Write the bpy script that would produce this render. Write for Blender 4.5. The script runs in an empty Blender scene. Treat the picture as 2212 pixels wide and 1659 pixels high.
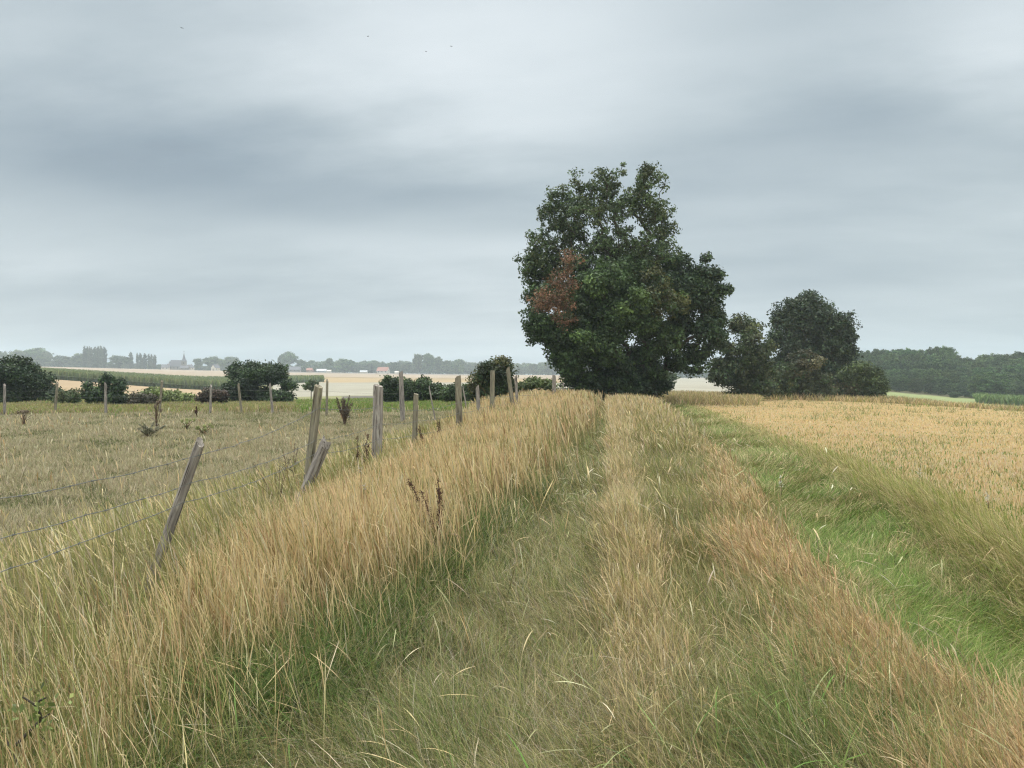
import bpy, math, random
import numpy as np
from mathutils import Vector, Matrix

# ------------------------------------------------------------------ camera, world, sun, exposure
F = 1671.0                 # focal length in units of a 2212 px wide frame
YAW = math.radians(7.13)   # camera looks this far left of the track direction (+Y)
EYE = 1.6
YH = 808.0                 # eye-level row in the 2212x1659 frame
HV = np.array([-math.sin(YAW), math.cos(YAW)])   # heading
RV = np.array([math.cos(YAW), math.sin(YAW)])    # right

sc = bpy.context.scene
col = sc.collection
cam_d = bpy.data.cameras.new('camera')
cam_d.sensor_width = 36.0
cam_d.lens = 18.0 * F / 1106.0
cam_d.clip_start = 0.05
cam_d.clip_end = 6000
cam = bpy.data.objects.new('camera', cam_d)
col.objects.link(cam)
cam.location = (0, 0, EYE)
cam.rotation_euler = (math.radians(90) - math.atan((829.5 - YH) / F), 0, YAW)
sc.camera = cam

SUN_EL, SUN_AZ = math.radians(58), math.radians(-35)   # azimuth clockwise from +Y
sun_d = bpy.data.lights.new('sun', 'SUN')
sun_d.energy = 1.5
sun_d.angle = math.radians(40)
sun_d.color = (1.0, 0.94, 0.84)
sun = bpy.data.objects.new('sun', sun_d)
col.objects.link(sun)
sd = Vector((math.sin(SUN_AZ) * math.cos(SUN_EL), math.cos(SUN_AZ) * math.cos(SUN_EL), math.sin(SUN_EL)))
sun.rotation_euler = sd.to_track_quat('Z', 'Y').to_euler()

sc.view_settings.view_transform = 'Standard'
sc.view_settings.look = 'None'
sc.view_settings.exposure = 0.25
sc.view_settings.gamma = 1.0
sc.render.engine = 'CYCLES'
cy = sc.cycles
cy.max_bounces = 5
cy.diffuse_bounces = 3
cy.glossy_bounces = 1
cy.transmission_bounces = 3
cy.transparent_max_bounces = 4
cy.volume_bounces = 2
cy.use_adaptive_sampling = True
cy.adaptive_threshold = 0.008
cy.use_denoising = True
try:
    cy.denoiser = 'OPENIMAGEDENOISE'
    cy.denoising_input_passes = 'RGB_ALBEDO_NORMAL'
    cy.denoising_prefilter = 'NONE'
except Exception:
    pass
sc.render.film_transparent = False
cy.pixel_filter_type = 'BLACKMAN_HARRIS'
cy.filter_width = 1.25


class NT:
    """small helper round a node tree"""
    def __init__(s, tree):
        s.t = tree; tree.nodes.clear()
    def n(s, kind, **kw):
        nd = s.t.nodes.new(kind)
        for k, v in kw.items():
            if k.startswith('i_'):
                nd.inputs[k[2:].replace('_', ' ')].default_value = v
            else:
                setattr(nd, k, v)
        return nd
    def l(s, a, b):
        s.t.links.new(a, b)
    def m(s, op, a, b=None, c=None):
        nd = s.t.nodes.new('ShaderNodeMath'); nd.operation = op
        for k, v in enumerate((a, b, c)):
            if v is None: continue
            if isinstance(v, (int, float)): nd.inputs[k].default_value = v
            else: s.l(v, nd.inputs[k])
        return nd.outputs[0]
    def mix(s, f, a, b, mode='MIX'):
        nd = s.t.nodes.new('ShaderNodeMix'); nd.data_type = 'RGBA'; nd.blend_type = mode
        for k, v in ((0, f), (6, a), (7, b)):
            if isinstance(v, (int, float)): nd.inputs[k].default_value = v
            elif isinstance(v, tuple): nd.inputs[k].default_value = (*v, 1)
            else: s.l(v, nd.inputs[k])
        return nd.outputs[2]


def pxdir(x, y):
    """azimuth (from heading, right positive) and elevation in degrees of a frame point"""
    a = math.atan((x - 1106) / F)
    return math.degrees(a), math.degrees(math.atan((YH - y) / F * math.cos(a)))


world = bpy.data.worlds.new('World')
sc.world = world
world.use_nodes = True
W = NT(world.node_tree)
tc = W.n('ShaderNodeTexCoord')
sep = W.n('ShaderNodeSeparateXYZ'); W.l(tc.outputs['Generated'], sep.inputs[0])
dx, dy, dz = sep.outputs
az = W.m('SUBTRACT', W.m('ARCTAN2', dx, dy), -YAW)       # radians, right positive
azd = W.m('MULTIPLY', az, 57.2958)
eld = W.m('MULTIPLY', W.m('ARCSINE', dz), 57.2958)
elp = W.m('MAXIMUM', eld, 0.0)
# overcast brightness rising towards the zenith
grad = W.m('SINE', W.m('MULTIPLY', elp, 0.0174533))
den = W.m('ADD', W.m('MAXIMUM', dz, 0.0), 0.16)
cmb = W.n('ShaderNodeCombineXYZ')
W.l(W.m('DIVIDE', dx, den), cmb.inputs[0]); W.l(W.m('DIVIDE', dy, den), cmb.inputs[1])
mp = W.n('ShaderNodeMapping'); W.l(cmb.outputs[0], mp.inputs[0])
mp.inputs['Rotation'].default_value = (0, 0, 0.35); mp.inputs['Scale'].default_value = (0.55, 1.0, 1)
nz = W.n('ShaderNodeTexNoise', i_Scale=1.3, i_Detail=5.0, i_Roughness=0.42); W.l(mp.outputs[0], nz.inputs['Vector'])
nz2 = W.n('ShaderNodeTexNoise', i_Scale=0.55, i_Detail=3.0, i_Roughness=0.45); W.l(mp.outputs[0], nz2.inputs['Vector'])
wob = W.m('MULTIPLY', W.m('SUBTRACT', nz2.outputs[0], 0.5), 14.0)
nz3 = W.n('ShaderNodeTexNoise', i_Scale=3.4, i_Detail=9.0, i_Roughness=0.55); W.l(mp.outputs[0], nz3.inputs['Vector'])
wb3 = W.m('MULTIPLY', W.m('SUBTRACT', nz3.outputs[0], 0.5), 6.0)
azw = W.m('ADD', azd, W.m('ADD', W.m('MULTIPLY', wob, 2.0), W.m('MULTIPLY', wb3, 1.5))); elw = W.m('ADD', eld, W.m('ADD', W.m('MULTIPLY', wob, 0.5), W.m('MULTIPLY', wb3, 0.45)))
val = W.m('ADD', W.m('MULTIPLY', grad, 0.10), 0.47)
val = W.m('ADD', val, W.m('MULTIPLY', W.m('SUBTRACT', nz.outputs[0], 0.5), 0.30))
val = W.m('ADD', val, W.m('MULTIPLY', W.m('SUBTRACT', nz2.outputs[0], 0.5), 0.22))
val = W.m('ADD', val, W.m('MULTIPLY', W.m('SUBTRACT', nz3.outputs[0], 0.5), W.m('ADD', 0.10, W.m('MULTIPLY', grad, 0.22))))
# broad cloud masses: x, y, half-widths (frame px), amount
for (bx, by, sx, sy, amt) in (
        (420, 335, 640, 125, -0.125), (900, 420, 380, 80, -0.08), (1500, 330, 500, 60, -0.03), (1750, 560, 450, 50, -0.035), (140, 250, 330, 130, -0.06),
        (850, 90, 330, 110, 0.15), (1250, 130, 300, 130, 0.09), (250, 110, 260, 70, 0.05),
        (650, 540, 360, 55, 0.06), (60, 590, 220, 40, 0.07), (1050, 590, 260, 50, 0.05),
        (350, 650, 380, 50, -0.045), (2180, 110, 170, 90, 0.15), (1850, 265, 380, 65, -0.10),
        (1650, 90, 300, 90, -0.02), (1800, 420, 400, 60, -0.02), (1100, 300, 200, 50, 0.07),
        (2050, 500, 400, 80, -0.03), (250, 0, 260, 60, -0.05), (1750, 0, 250, 50, -0.05)):
    a0, e0 = pxdir(bx, by)
    sa, se = sx / F * 57.3, sy / F * 57.3
    u = W.m('DIVIDE', W.m('SUBTRACT', azw, a0), sa); v = W.m('DIVIDE', W.m('SUBTRACT', elw, e0), se)
    g = W.m('EXPONENT', W.m('MULTIPLY', W.m('ADD', W.m('MULTIPLY', u, u), W.m('MULTIPLY', v, v)), -0.7))
    val = W.m('ADD', val, W.m('MULTIPLY', g, amt))
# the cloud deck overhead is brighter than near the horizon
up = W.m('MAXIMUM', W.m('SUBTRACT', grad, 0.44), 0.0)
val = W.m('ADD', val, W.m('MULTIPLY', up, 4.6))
cr = W.n('ShaderNodeValToRGB')
cr.color_ramp.elements[0].position = 0.0; cr.color_ramp.elements[0].color = (0.08, 0.11, 0.16, 1)
cr.color_ramp.elements[1].position = 1.0; cr.color_ramp.elements[1].color = (0.99, 1.0, 1.0, 1)
for p, c in ((0.30, (0.255, 0.32, 0.38)), (0.45, (0.415, 0.482, 0.525)), (0.60, (0.575, 0.637, 0.675)), (0.75, (0.71, 0.765, 0.80))):
    e = cr.color_ramp.elements.new(p); e.color = (*c, 1)
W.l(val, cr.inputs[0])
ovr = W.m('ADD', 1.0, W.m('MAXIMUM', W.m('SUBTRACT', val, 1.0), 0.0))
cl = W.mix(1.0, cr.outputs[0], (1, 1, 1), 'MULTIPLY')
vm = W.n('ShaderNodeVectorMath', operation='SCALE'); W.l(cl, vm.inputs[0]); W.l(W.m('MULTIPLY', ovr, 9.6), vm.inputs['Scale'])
sky = W.n('ShaderNodeTexSky', sky_type='NISHITA'); sky.sun_disc = False
sky.sun_elevation = SUN_EL; sky.sun_rotation = SUN_AZ; sky.air_density = 1.5; sky.dust_density = 3.0
vs = W.n('ShaderNodeVectorMath', operation='SCALE'); W.l(sky.outputs[0], vs.inputs[0]); vs.inputs['Scale'].default_value = 0.03
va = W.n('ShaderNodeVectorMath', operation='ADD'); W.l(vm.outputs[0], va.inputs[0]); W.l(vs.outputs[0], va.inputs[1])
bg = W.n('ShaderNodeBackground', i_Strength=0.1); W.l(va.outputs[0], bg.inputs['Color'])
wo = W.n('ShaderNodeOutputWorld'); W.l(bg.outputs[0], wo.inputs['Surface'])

# ------------------------------------------------------------------ helpers
rng = np.random.default_rng(7)
random.seed(7)


def tag(o, label=None, cat=None, group=None, kind=None):
    if label: o['label'] = label
    if cat: o['category'] = cat
    if group: o['group'] = group
    if kind: o['kind'] = kind
    return o


def link(name, data, mat=None, parent=None, loc=None):
    o = bpy.data.objects.new(name, data)
    col.objects.link(o)
    if mat is not None and data is not None: data.materials.append(mat)
    if parent is not None: o.parent = parent
    if loc is not None: o.location = loc
    return o


def empty(name, loc):
    o = bpy.data.objects.new(name, None); col.objects.link(o)
    o.empty_display_size = 0.2; o.location = loc
    return o


def copy_tree(o, parent=None):
    c = o.copy(); col.objects.link(c); c.parent = parent
    for ch in list(o.children):
        copy_tree(ch, c)
    return c


def quads(name, V, Q, C=None, smooth=False):
    """mesh from numpy arrays: V (n,3), Q (m,4), C (n,3) linear point colours"""
    V = np.asarray(V, np.float32); Q = np.asarray(Q, np.int32)
    me = bpy.data.meshes.new(name)
    me.vertices.add(len(V)); me.vertices.foreach_set('co', V.ravel())
    me.loops.add(Q.size); me.loops.foreach_set('vertex_index', Q.ravel())
    me.polygons.add(len(Q)); me.polygons.foreach_set('loop_start', np.arange(0, Q.size, 4, dtype=np.int32))
    try: me.polygons.foreach_set('loop_total', np.full(len(Q), 4, np.int32))
    except Exception: pass
    if C is not None:
        a = me.color_attributes.new('col', 'FLOAT_COLOR', 'POINT')
        cc = np.ones((len(V), 4), np.float32); cc[:, :3] = C
        a.data.foreach_set('color', cc.ravel())
    me.update(calc_edges=True)
    if smooth: me.polygons.foreach_set('use_smooth', np.ones(len(Q), bool))
    return me


class MB:
    """collects primitive pieces for one mesh"""
    def __init__(s): s.v = []; s.f = []; s.c = []
    def add(s, vs, fs, c=(1, 1, 1)):
        b = len(s.v); s.v += [tuple(p) for p in vs]; s.f += [tuple(i + b for i in f) for f in fs]; s.c += [c] * len(vs)
    def tube(s, pts, rads, n=6, cap=True, c=(1, 1, 1), jit=0.0):
        P = [Vector(p) for p in pts]; vs = []; fs = []
        if isinstance(rads, (int, float)): rads = [rads] * len(P)
        for i, p in enumerate(P):
            d = (P[min(i + 1, len(P) - 1)] - P[max(i - 1, 0)]).normalized()
            a = d.cross(Vector((0, 1, 0.13))).normalized(); b = d.cross(a)
            for k in range(n):
                t = 2 * math.pi * k / n
                rr = rads[i] * (1 + (random.uniform(-jit, jit) if jit else 0))
                vs.append(p + (a * math.cos(t) + b * math.sin(t)) * rr)
        for i in range(len(P) - 1):
            for k in range(n):
                fs.append((i * n + k, i * n + (k + 1) % n, (i + 1) * n + (k + 1) % n, (i + 1) * n + k))
        if cap:
            fs.append(tuple(range(n - 1, -1, -1))); fs.append(tuple(range((len(P) - 1) * n, len(P) * n)))
        s.add(vs, fs, c)
    def box(s, x0, x1, y0, y1, z0, z1):
        s.add([(x0, y0, z0), (x1, y0, z0), (x1, y1, z0), (x0, y1, z0), (x0, y0, z1), (x1, y0, z1), (x1, y1, z1), (x0, y1, z1)],
              [(0, 3, 2, 1), (4, 5, 6, 7), (0, 1, 5, 4), (1, 2, 6, 5), (2, 3, 7, 6), (3, 0, 4, 7)])
    def mesh(s, name, smooth=False):
        me = bpy.data.meshes.new(name); me.from_pydata(s.v, [], s.f)
        a = me.color_attributes.new('col', 'FLOAT_COLOR', 'POINT')
        a.data.foreach_set('color', np.array([(*c, 1) for c in s.c], np.float32).ravel())
        me.update()
        if smooth: me.polygons.foreach_set('use_smooth', [True] * len(me.polygons))
        return me


def vnoise(x, y, scale, seed=0):
    """value noise 0..1, two octaves"""
    out = 0
    for o, w in ((1, .65), (2.3, .35)):
        u = np.asarray(x) / scale * o + 100.3 + seed * 7.1; v = np.asarray(y) / scale * o + 91.7 + seed * 3.3
        i = np.floor(u).astype(np.int64); j = np.floor(v).astype(np.int64); fu = u - i; fv = v - j
        fu = fu * fu * (3 - 2 * fu); fv = fv * fv * (3 - 2 * fv)
        def h(a, b):
            n = (a * 374761393 + b * 668265263 + seed * 144665) & 0xffffffff
            n = ((n ^ (n >> 13)) * 1274126177) & 0xffffffff
            return ((n ^ (n >> 16)) & 0xffff) / 65535.0
        out = out + w * ((h(i, j) * (1 - fu) + h(i + 1, j) * fu) * (1 - fv) + (h(i, j + 1) * (1 - fu) + h(i + 1, j + 1) * fu) * fv)
    return out


# ------------------------------------------------------------------ terrain
DN = np.array([0, 20, 35, 60, 115, 200, 300, 500, 800, 1600], float)
PXN = np.array([-700, 93, 439, 640, 1018, 1300, 1500, 1700, 1900, 2050, 2230, 2900], float)
HT = np.array([
    [0, 0, 0, -.3, -.6, .3, 1.4, 4, 8.8, 8.5],
    [0, 0, 0, -.4, -.8, 0, 1.2, 4, 8.5, 8],
    [0, 0, 0, -.6, -2.0, -2.7, -2.0, 1.2, 5.2, 5],
    [0, 0, 0, -.6, -1.6, -1.8, -1.2, .9, 3.8, 3.5],
    [0, 0, 0, -.5, -1.2, -1.4, -1.2, -.3, 1.1, 1],
    [0, 0, 0, -.4, -1.0, -1.4, -1.5, -1.0, 0, 0],
    [0, 0, 0, -.3, -1.0, -1.6, -2, -1.9, -2.2, -2],
    [0, 0, 0, -.4, -1.2, -2.0, -2, -1, -1, -1],
    [0, 0, 0, -.55, -1.6, -2.6, -2, 0, 1, 1],
    [0, 0, -.1, -.7, -2.6, -4.2, -4, -2, 0, 0],
    [0, 0, -.2, -.9, -3.4, -5.2, -5, -3, 0, 0],
    [0, 0, -.2, -1.2, -3.6, -5.5, -5, -3, 0, 0]])
GA = np.radians(np.linspace(-60, 60, 241)); GD = np.linspace(0, math.log(1 + 1600 / 8), 261)
_D = 8 * (np.exp(GD) - 1)
_P = 1106 + F * np.tan(np.clip(GA, np.radians(-47), np.radians(46)))
_r = np.array([np.interp(_D, DN, row) for row in HT])                       # nodes x D
GH = np.array([np.interp(_P, PXN, _r[:, k]) for k in range(len(_D))]).T     # az x D
for _ in range(14):
    g = np.pad(GH, 1, mode='edge'); GH = (g[1:-1, 1:-1] * 2 + g[:-2, 1:-1] + g[2:, 1:-1] + g[1:-1, :-2] + g[1:-1, 2:]) / 6


def polar(X, Y):
    D = X * HV[0] + Y * HV[1]; R = X * RV[0] + Y * RV[1]
    return np.hypot(D, R), np.arctan2(R, D)


def ground_h(X, Y):
    X = np.asarray(X, float); Y = np.asarray(Y, float)
    D, A = polar(X, Y)
    u = np.clip((np.clip(A, GA[0], GA[-1]) - GA[0]) / (GA[1] - GA[0]), 0, len(GA) - 1.001)
    v = np.clip(np.log(1 + D / 8) / (GD[1] - GD[0]), 0, len(GD) - 1.001)
    i = u.astype(int); j = v.astype(int); fu = u - i; fv = v - j
    h = (GH[i, j] * (1 - fu) + GH[i + 1, j] * fu) * (1 - fv) + (GH[i, j + 1] * (1 - fu) + GH[i + 1, j + 1] * fu) * fv
    near = np.clip((45 - D) / 15, 0, 1)
    ruts = -0.09 * np.exp(-((X + 0.55) / 0.4) ** 2) - 0.10 * np.exp(-((X - 2.45) / 0.5) ** 2) + 0.05 * np.exp(-((X - 0.9) / 0.6) ** 2)
    bump = (vnoise(X, Y, 2.2, 5) - .5) * 0.10
    return h + near * (ruts + bump)


def at(px, D, up=None, y=None):
    """world point at frame column px and depth D; z from the terrain, or seen at row y"""
    R = (px - 1106) / F * D
    X = D * HV[0] + R * RV[0]; Y = D * HV[1] + R * RV[1]
    z = float(ground_h(X, Y)) if y is None else EYE - (y - YH) * D / F
    return Vector((X, Y, z + (up or 0)))


# ------------------------------------------------------------------ materials
def new_mat(name):
    m = bpy.data.materials.new(name); m.use_nodes = True
    return m, NT(m.node_tree)


def plant_mat(name, trans=0.25, var=0.0, rough=0.6, spec=0.25, tint=(1, 1, 1)):
    m, T = new_mat(name)
    at_ = T.n('ShaderNodeAttribute', attribute_name='col')
    c = at_.outputs['Color']
    if tint != (1, 1, 1): c = T.mix(1.0, c, tint, 'MULTIPLY')
    if var:
        oi = T.n('ShaderNodeObjectInfo')
        hs = T.n('ShaderNodeHueSaturation'); T.l(c, hs.inputs['Color'])
        T.l(T.m('ADD', 0.5 - 0.02, T.m('MULTIPLY', oi.outputs['Random'], 0.045)), hs.inputs['Hue'])
        T.l(T.m('ADD', 1 - var, T.m('MULTIPLY', T.m('FRACT', T.m('MULTIPLY', oi.outputs['Random'], 37.3)), 2 * var)), hs.inputs['Value'])
        c = hs.outputs[0]
    p = T.n('ShaderNodeBsdfPrincipled', i_Roughness=rough); p.inputs['Specular IOR Level'].default_value = spec
    T.l(c, p.inputs['Base Color'])
    tr = T.n('ShaderNodeBsdfTranslucent'); T.l(c, tr.inputs['Color'])
    mx = T.n('ShaderNodeMixShader'); mx.inputs[0].default_value = trans
    T.l(p.outputs[0], mx.inputs[1]); T.l(tr.outputs[0], mx.inputs[2])
    o = T.n('ShaderNodeOutputMaterial'); T.l(mx.outputs[0], o.inputs['Surface'])
    return m


M_GRASS = plant_mat('dry_grass', 0.22)
M_GREEN = plant_mat('green_grass', 0.24)
M_LEAF = plant_mat('leaves', 0.22, rough=0.55, spec=0.3)
M_FAR = plant_mat('distant_leaves', 0.15, var=0.30)
M_POSTS = None


def ground_mat():
    m, T = new_mat('ground_soil')
    at_ = T.n('ShaderNodeAttribute', attribute_name='col')
    g = T.n('ShaderNodeNewGeometry')
    n1 = T.n('ShaderNodeTexNoise', i_Scale=0.35, i_Detail=8.0, i_Roughness=0.65); T.l(g.outputs['Position'], n1.inputs['Vector'])
    n2 = T.n('ShaderNodeTexNoise', i_Scale=0.02, i_Detail=4.0, i_Roughness=0.6); T.l(g.outputs['Position'], n2.inputs['Vector'])
    n3 = T.n('ShaderNodeTexNoise', i_Scale=9.0, i_Detail=6.0, i_Roughness=0.7); T.l(g.outputs['Position'], n3.inputs['Vector'])
    f = T.m('ADD', T.m('MULTIPLY', n1.outputs[0], 0.5), T.m('MULTIPLY', n2.outputs[0], 0.4))
    f = T.m('ADD', f, T.m('MULTIPLY', n3.outputs[0], 0.5))
    f = T.m('ADD', T.m('MULTIPLY', f, 0.9), 0.37)
    v = T.n('ShaderNodeVectorMath', operation='SCALE'); T.l(at_.outputs['Color'], v.inputs[0]); T.l(f, v.inputs['Scale'])
    p = T.n('ShaderNodeBsdfPrincipled', i_Roughness=0.95); p.inputs['Specular IOR Level'].default_value = 0.1
    T.l(v.outputs[0], p.inputs['Base Color'])
    b = T.n('ShaderNodeBump', i_Strength=0.6, i_Distance=0.05); T.l(n3.outputs[0], b.inputs['Height']); T.l(b.outputs[0], p.inputs['Normal'])
    o = T.n('ShaderNodeOutputMaterial'); T.l(p.outputs[0], o.inputs['Surface'])
    return m


def bark_mat(name, c1, c2):
    m, T = new_mat(name)
    tcn = T.n('ShaderNodeTexCoord'); mpn = T.n('ShaderNodeMapping'); mpn.inputs['Scale'].default_value = (6, 6, 1.2)
    T.l(tcn.outputs['Object'], mpn.inputs[0])
    n1 = T.n('ShaderNodeTexNoise', i_Scale=2.0, i_Detail=6.0, i_Roughness=0.7); T.l(mpn.outputs[0], n1.inputs['Vector'])
    c = T.mix(n1.outputs[0], c1, c2)
    p = T.n('ShaderNodeBsdfPrincipled', i_Roughness=0.9); p.inputs['Specular IOR Level'].default_value = 0.15
    T.l(c, p.inputs['Base Color'])
    b = T.n('ShaderNodeBump', i_Strength=0.7, i_Distance=0.02); T.l(n1.outputs[0], b.inputs['Height']); T.l(b.outputs[0], p.inputs['Normal'])
    o = T.n('ShaderNodeOutputMaterial'); T.l(p.outputs[0], o.inputs['Surface'])
    return m


def wood_mat(name, dark, light, lichen, lich_amt):
    """weathered post: grain along the post's own length, cracks, pale worn streaks and lichen"""
    m, T = new_mat(name)
    tcn = T.n('ShaderNodeTexCoord')
    mpn = T.n('ShaderNodeMapping'); mpn.inputs['Scale'].default_value = (30, 30, 2.2); T.l(tcn.outputs['Object'], mpn.inputs[0])
    n1 = T.n('ShaderNodeTexNoise', i_Scale=1.0, i_Detail=8.0, i_Roughness=0.65); T.l(mpn.outputs[0], n1.inputs['Vector'])
    r1 = T.n('ShaderNodeValToRGB'); T.l(n1.outputs[0], r1.inputs[0])
    r1.color_ramp.elements[0].position = 0.36; r1.color_ramp.elements[0].color = (*dark, 1)
    r1.color_ramp.elements[1].position = 0.62; r1.color_ramp.elements[1].color = (*light, 1)
    mp2 = T.n('ShaderNodeMapping'); mp2.inputs['Scale'].default_value = (14, 14, 3.0); T.l(tcn.outputs['Object'], mp2.inputs[0])
    n2 = T.n('ShaderNodeTexNoise', i_Scale=1.3, i_Detail=5.0, i_Roughness=0.6); T.l(mp2.outputs[0], n2.inputs['Vector'])
    r2 = T.n('ShaderNodeValToRGB'); T.l(n2.outputs[0], r2.inputs[0])
    r2.color_ramp.elements[0].position = 0.56; r2.color_ramp.elements[0].color = (0, 0, 0, 1)
    r2.color_ramp.elements[1].position = 0.66; r2.color_ramp.elements[1].color = (lich_amt,) * 3 + (1,)
    c = T.mix(r2.outputs[0], r1.outputs[0], lichen)
    mp3 = T.n('ShaderNodeMapping'); mp3.inputs['Scale'].default_value = (60, 60, 3.0); T.l(tcn.outputs['Object'], mp3.inputs[0])
    n3 = T.n('ShaderNodeTexNoise', i_Scale=1.0, i_Detail=3.0); T.l(mp3.outputs[0], n3.inputs['Vector'])
    r3 = T.n('ShaderNodeValToRGB'); T.l(n3.outputs[0], r3.inputs[0])
    r3.color_ramp.elements[0].position = 0.34; r3.color_ramp.elements[0].color = (0.16, 0.14, 0.12, 1)
    r3.color_ramp.elements[1].position = 0.42; r3.color_ramp.elements[1].color = (1, 1, 1, 1)
    c = T.mix(1.0, c, r3.outputs[0], 'MULTIPLY')
    p = T.n('ShaderNodeBsdfPrincipled', i_Roughness=0.9); p.inputs['Specular IOR Level'].default_value = 0.15
    T.l(c, p.inputs['Base Color'])
    b = T.n('ShaderNodeBump', i_Strength=1.0, i_Distance=0.012); T.l(n1.outputs[0], b.inputs['Height']); T.l(b.outputs[0], p.inputs['Normal'])
    o = T.n('ShaderNodeOutputMaterial'); T.l(p.outputs[0], o.inputs['Surface'])
    return m


def plain_mat(name, c, rough=0.8, metal=0.0, noise=0.25, scale=3.0):
    m, T = new_mat(name)
    tcn = T.n('ShaderNodeTexCoord')
    n1 = T.n('ShaderNodeTexNoise', i_Scale=scale, i_Detail=5.0); T.l(tcn.outputs['Object'], n1.inputs['Vector'])
    cc = T.mix(n1.outputs[0], tuple(v * (1 - noise) for v in c), tuple(min(1, v * (1 + noise)) for v in c))
    p = T.n('ShaderNodeBsdfPrincipled', i_Roughness=rough, i_Metallic=metal); T.l(cc, p.inputs['Base Color'])
    o = T.n('ShaderNodeOutputMaterial'); T.l(p.outputs[0], o.inputs['Surface'])
    return m


M_BARK = bark_mat('bark', (0.035, 0.03, 0.024), (0.10, 0.09, 0.07))
M_WOOD = wood_mat('grey_post_wood', (0.17, 0.15, 0.13), (0.40, 0.365, 0.32), (0.52, 0.48, 0.41), 0.8)
M_WOODG = wood_mat('lichen_post_wood', (0.15, 0.135, 0.10), (0.34, 0.31, 0.225), (0.30, 0.30, 0.19), 0.8)
M_WOODY = wood_mat('pale_post_wood', (0.16, 0.14, 0.10), (0.33, 0.30, 0.22), (0.45, 0.43, 0.34), 0.6)
M_WIRE = plain_mat('old_wire', (0.17, 0.175, 0.155), 0.6, 0.4)
M_STEM = plain_mat('dead_stem', (0.13, 0.085, 0.05), 0.9)

# ------------------------------------------------------------------ ground, split into its fields
a_front = np.radians(np.arange(-52, 52.01, 0.16)); a_back = np.radians(np.arange(55, 306, 3.0))
ANG = np.concatenate([a_front, a_back]); NA = len(ANG)
RAD = np.concatenate([[0.0], 0.6 * 1.021 ** np.arange(0, 383)]); RAD = RAD[RAD < 1650]; NR = len(RAD)
AA, DD = np.meshgrid(ANG, RAD, indexing='ij')
GX = DD * (np.cos(AA) * HV[0] + np.sin(AA) * RV[0]); GY = DD * (np.cos(AA) * HV[1] + np.sin(AA) * RV[1])
GZ = ground_h(GX, GY)
aw = (AA + math.pi) % (2 * math.pi) - math.pi
PX = 1106 + F * np.tan(np.clip(aw, np.radians(-52), np.radians(52)))
DEP = DD * np.cos(np.clip(aw, -1.2, 1.2))
wv = (vnoise(GX, GY, 18, 9) - .5)


def field_class(X, Y, P, Dp):
    """0 ground, 1 stubble field, 2 wheat strip, 3 hay field, 4 pale field, 5 meadow, 6 track"""
    k = np.zeros(X.shape, int)
    far = Dp > 36
    k[far & (P < 1290)] = 5
    k[(P < 452) & (Dp > 108 + (P - 167) * 0.02) & (Dp < 215)] = 2
    k[(P < 620) & (Dp > 300)] = 3
    k[(P >= 590) & (P < 1640) & (Dp > 104) & (Dp < 268)] = 4
    k[(P >= 620) & (P < 1640) & (Dp >= 268)] = 3
    k[(X > np.interp(Y, [1.5, 3, 5.1, 8.3, 14, 30, 45], [3.0, 3.0, 3.3, 3.75, 4.0, 4.1, 4.1])) & (Dp < 63) & (Dp > -20)] = 1
    k[(P > 1850) & (Dp >= 63)] = 5
    k[(P > 1290) & (P < 1640) & (Dp > 66)] = 4
    k[(Dp > 830)] = 0
    k[(P > 1640) & (Dp > 190)] = 0
    k[(np.abs(X - 0.9) < 2.1) & (Dp < 60) & (Dp > -30)] = 6
    return k


KL = field_class(GX, GY, PX, DEP)
CB = {0: (0.10, 0.095, 0.05), 1: (0.54, 0.44, 0.25), 2: (0.34, 0.255, 0.155), 3: (0.31, 0.25, 0.18), 4: (0.29, 0.275, 0.215), 5: (0.15, 0.17, 0.06), 6: (0.10, 0.09, 0.045)}
GC = np.zeros(GX.shape + (3,))
for k, c in CB.items(): GC[KL == k] = c
near = (DEP < 34) & (KL == 0); GC[near] = (0.095, 0.085, 0.045)
GC[(KL == 3) & (PX < 620) & (np.abs(DEP - 430 - (PX - 300) * .1) < 9)] = (0.30, 0.24, 0.15)     # field boundary line
m = (KL == 3) & (PX > 620) & (DEP < 400); GC[m] = (0.32, 0.245, 0.14)
m = (KL == 3) & (PX > 620) & (np.abs(DEP - 405) < 14); GC[m] = (0.24, 0.19, 0.11)
m = (KL == 3) & (PX > 615) & (PX < 1020) & (DEP > 640); GC[m] = (0.22, 0.19, 0.15)
m = (KL == 5) & (PX > 1850); GC[m] = (0.20, 0.23, 0.10)
m = (KL == 5) & (PX < 1290) & (DEP > 70); GC[m] = (0.21, 0.21, 0.10)
m = (KL == 5) & (PX > 740) & (PX < 900) & (DEP > 78) & (DEP < 100); GC[m] = (0.13, 0.12, 0.10)
m = (KL == 0) & (DEP > 800); GC[m] = (0.06, 0.08, 0.04)
GC *= (1 + 0.25 * wv)[..., None]
M_GROUND = ground_mat()
idx = np.arange(NA * NR).reshape(NA, NR)
ia = np.arange(NA); ib = (ia + 1) % NA
Qg = np.stack([idx[ia][:, :-1], idx[ib][:, :-1], idx[ib][:, 1:], idx[ia][:, 1:]], -1)   # az,rad,4
Kq = KL[:, :-1]
VG = np.stack([GX, GY, GZ], -1).reshape(-1, 3); CG = GC.reshape(-1, 3)
NAMES = {0: ('ground', 'rough earth and thatch under the pasture grass'), 1: ('stubble_field', 'golden stubble field right of the track'),
         2: ('wheat_field', 'narrow golden field strip before the maize'), 3: ('harvested_field', 'wide pinkish harvested fields below the village'),
         4: ('pale_field', 'pale cut field beyond the hedge'), 5: ('meadow', 'green meadow sloping away beyond the fences'), 6: ('path', 'grassy farm track running to the big tree')}
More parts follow.
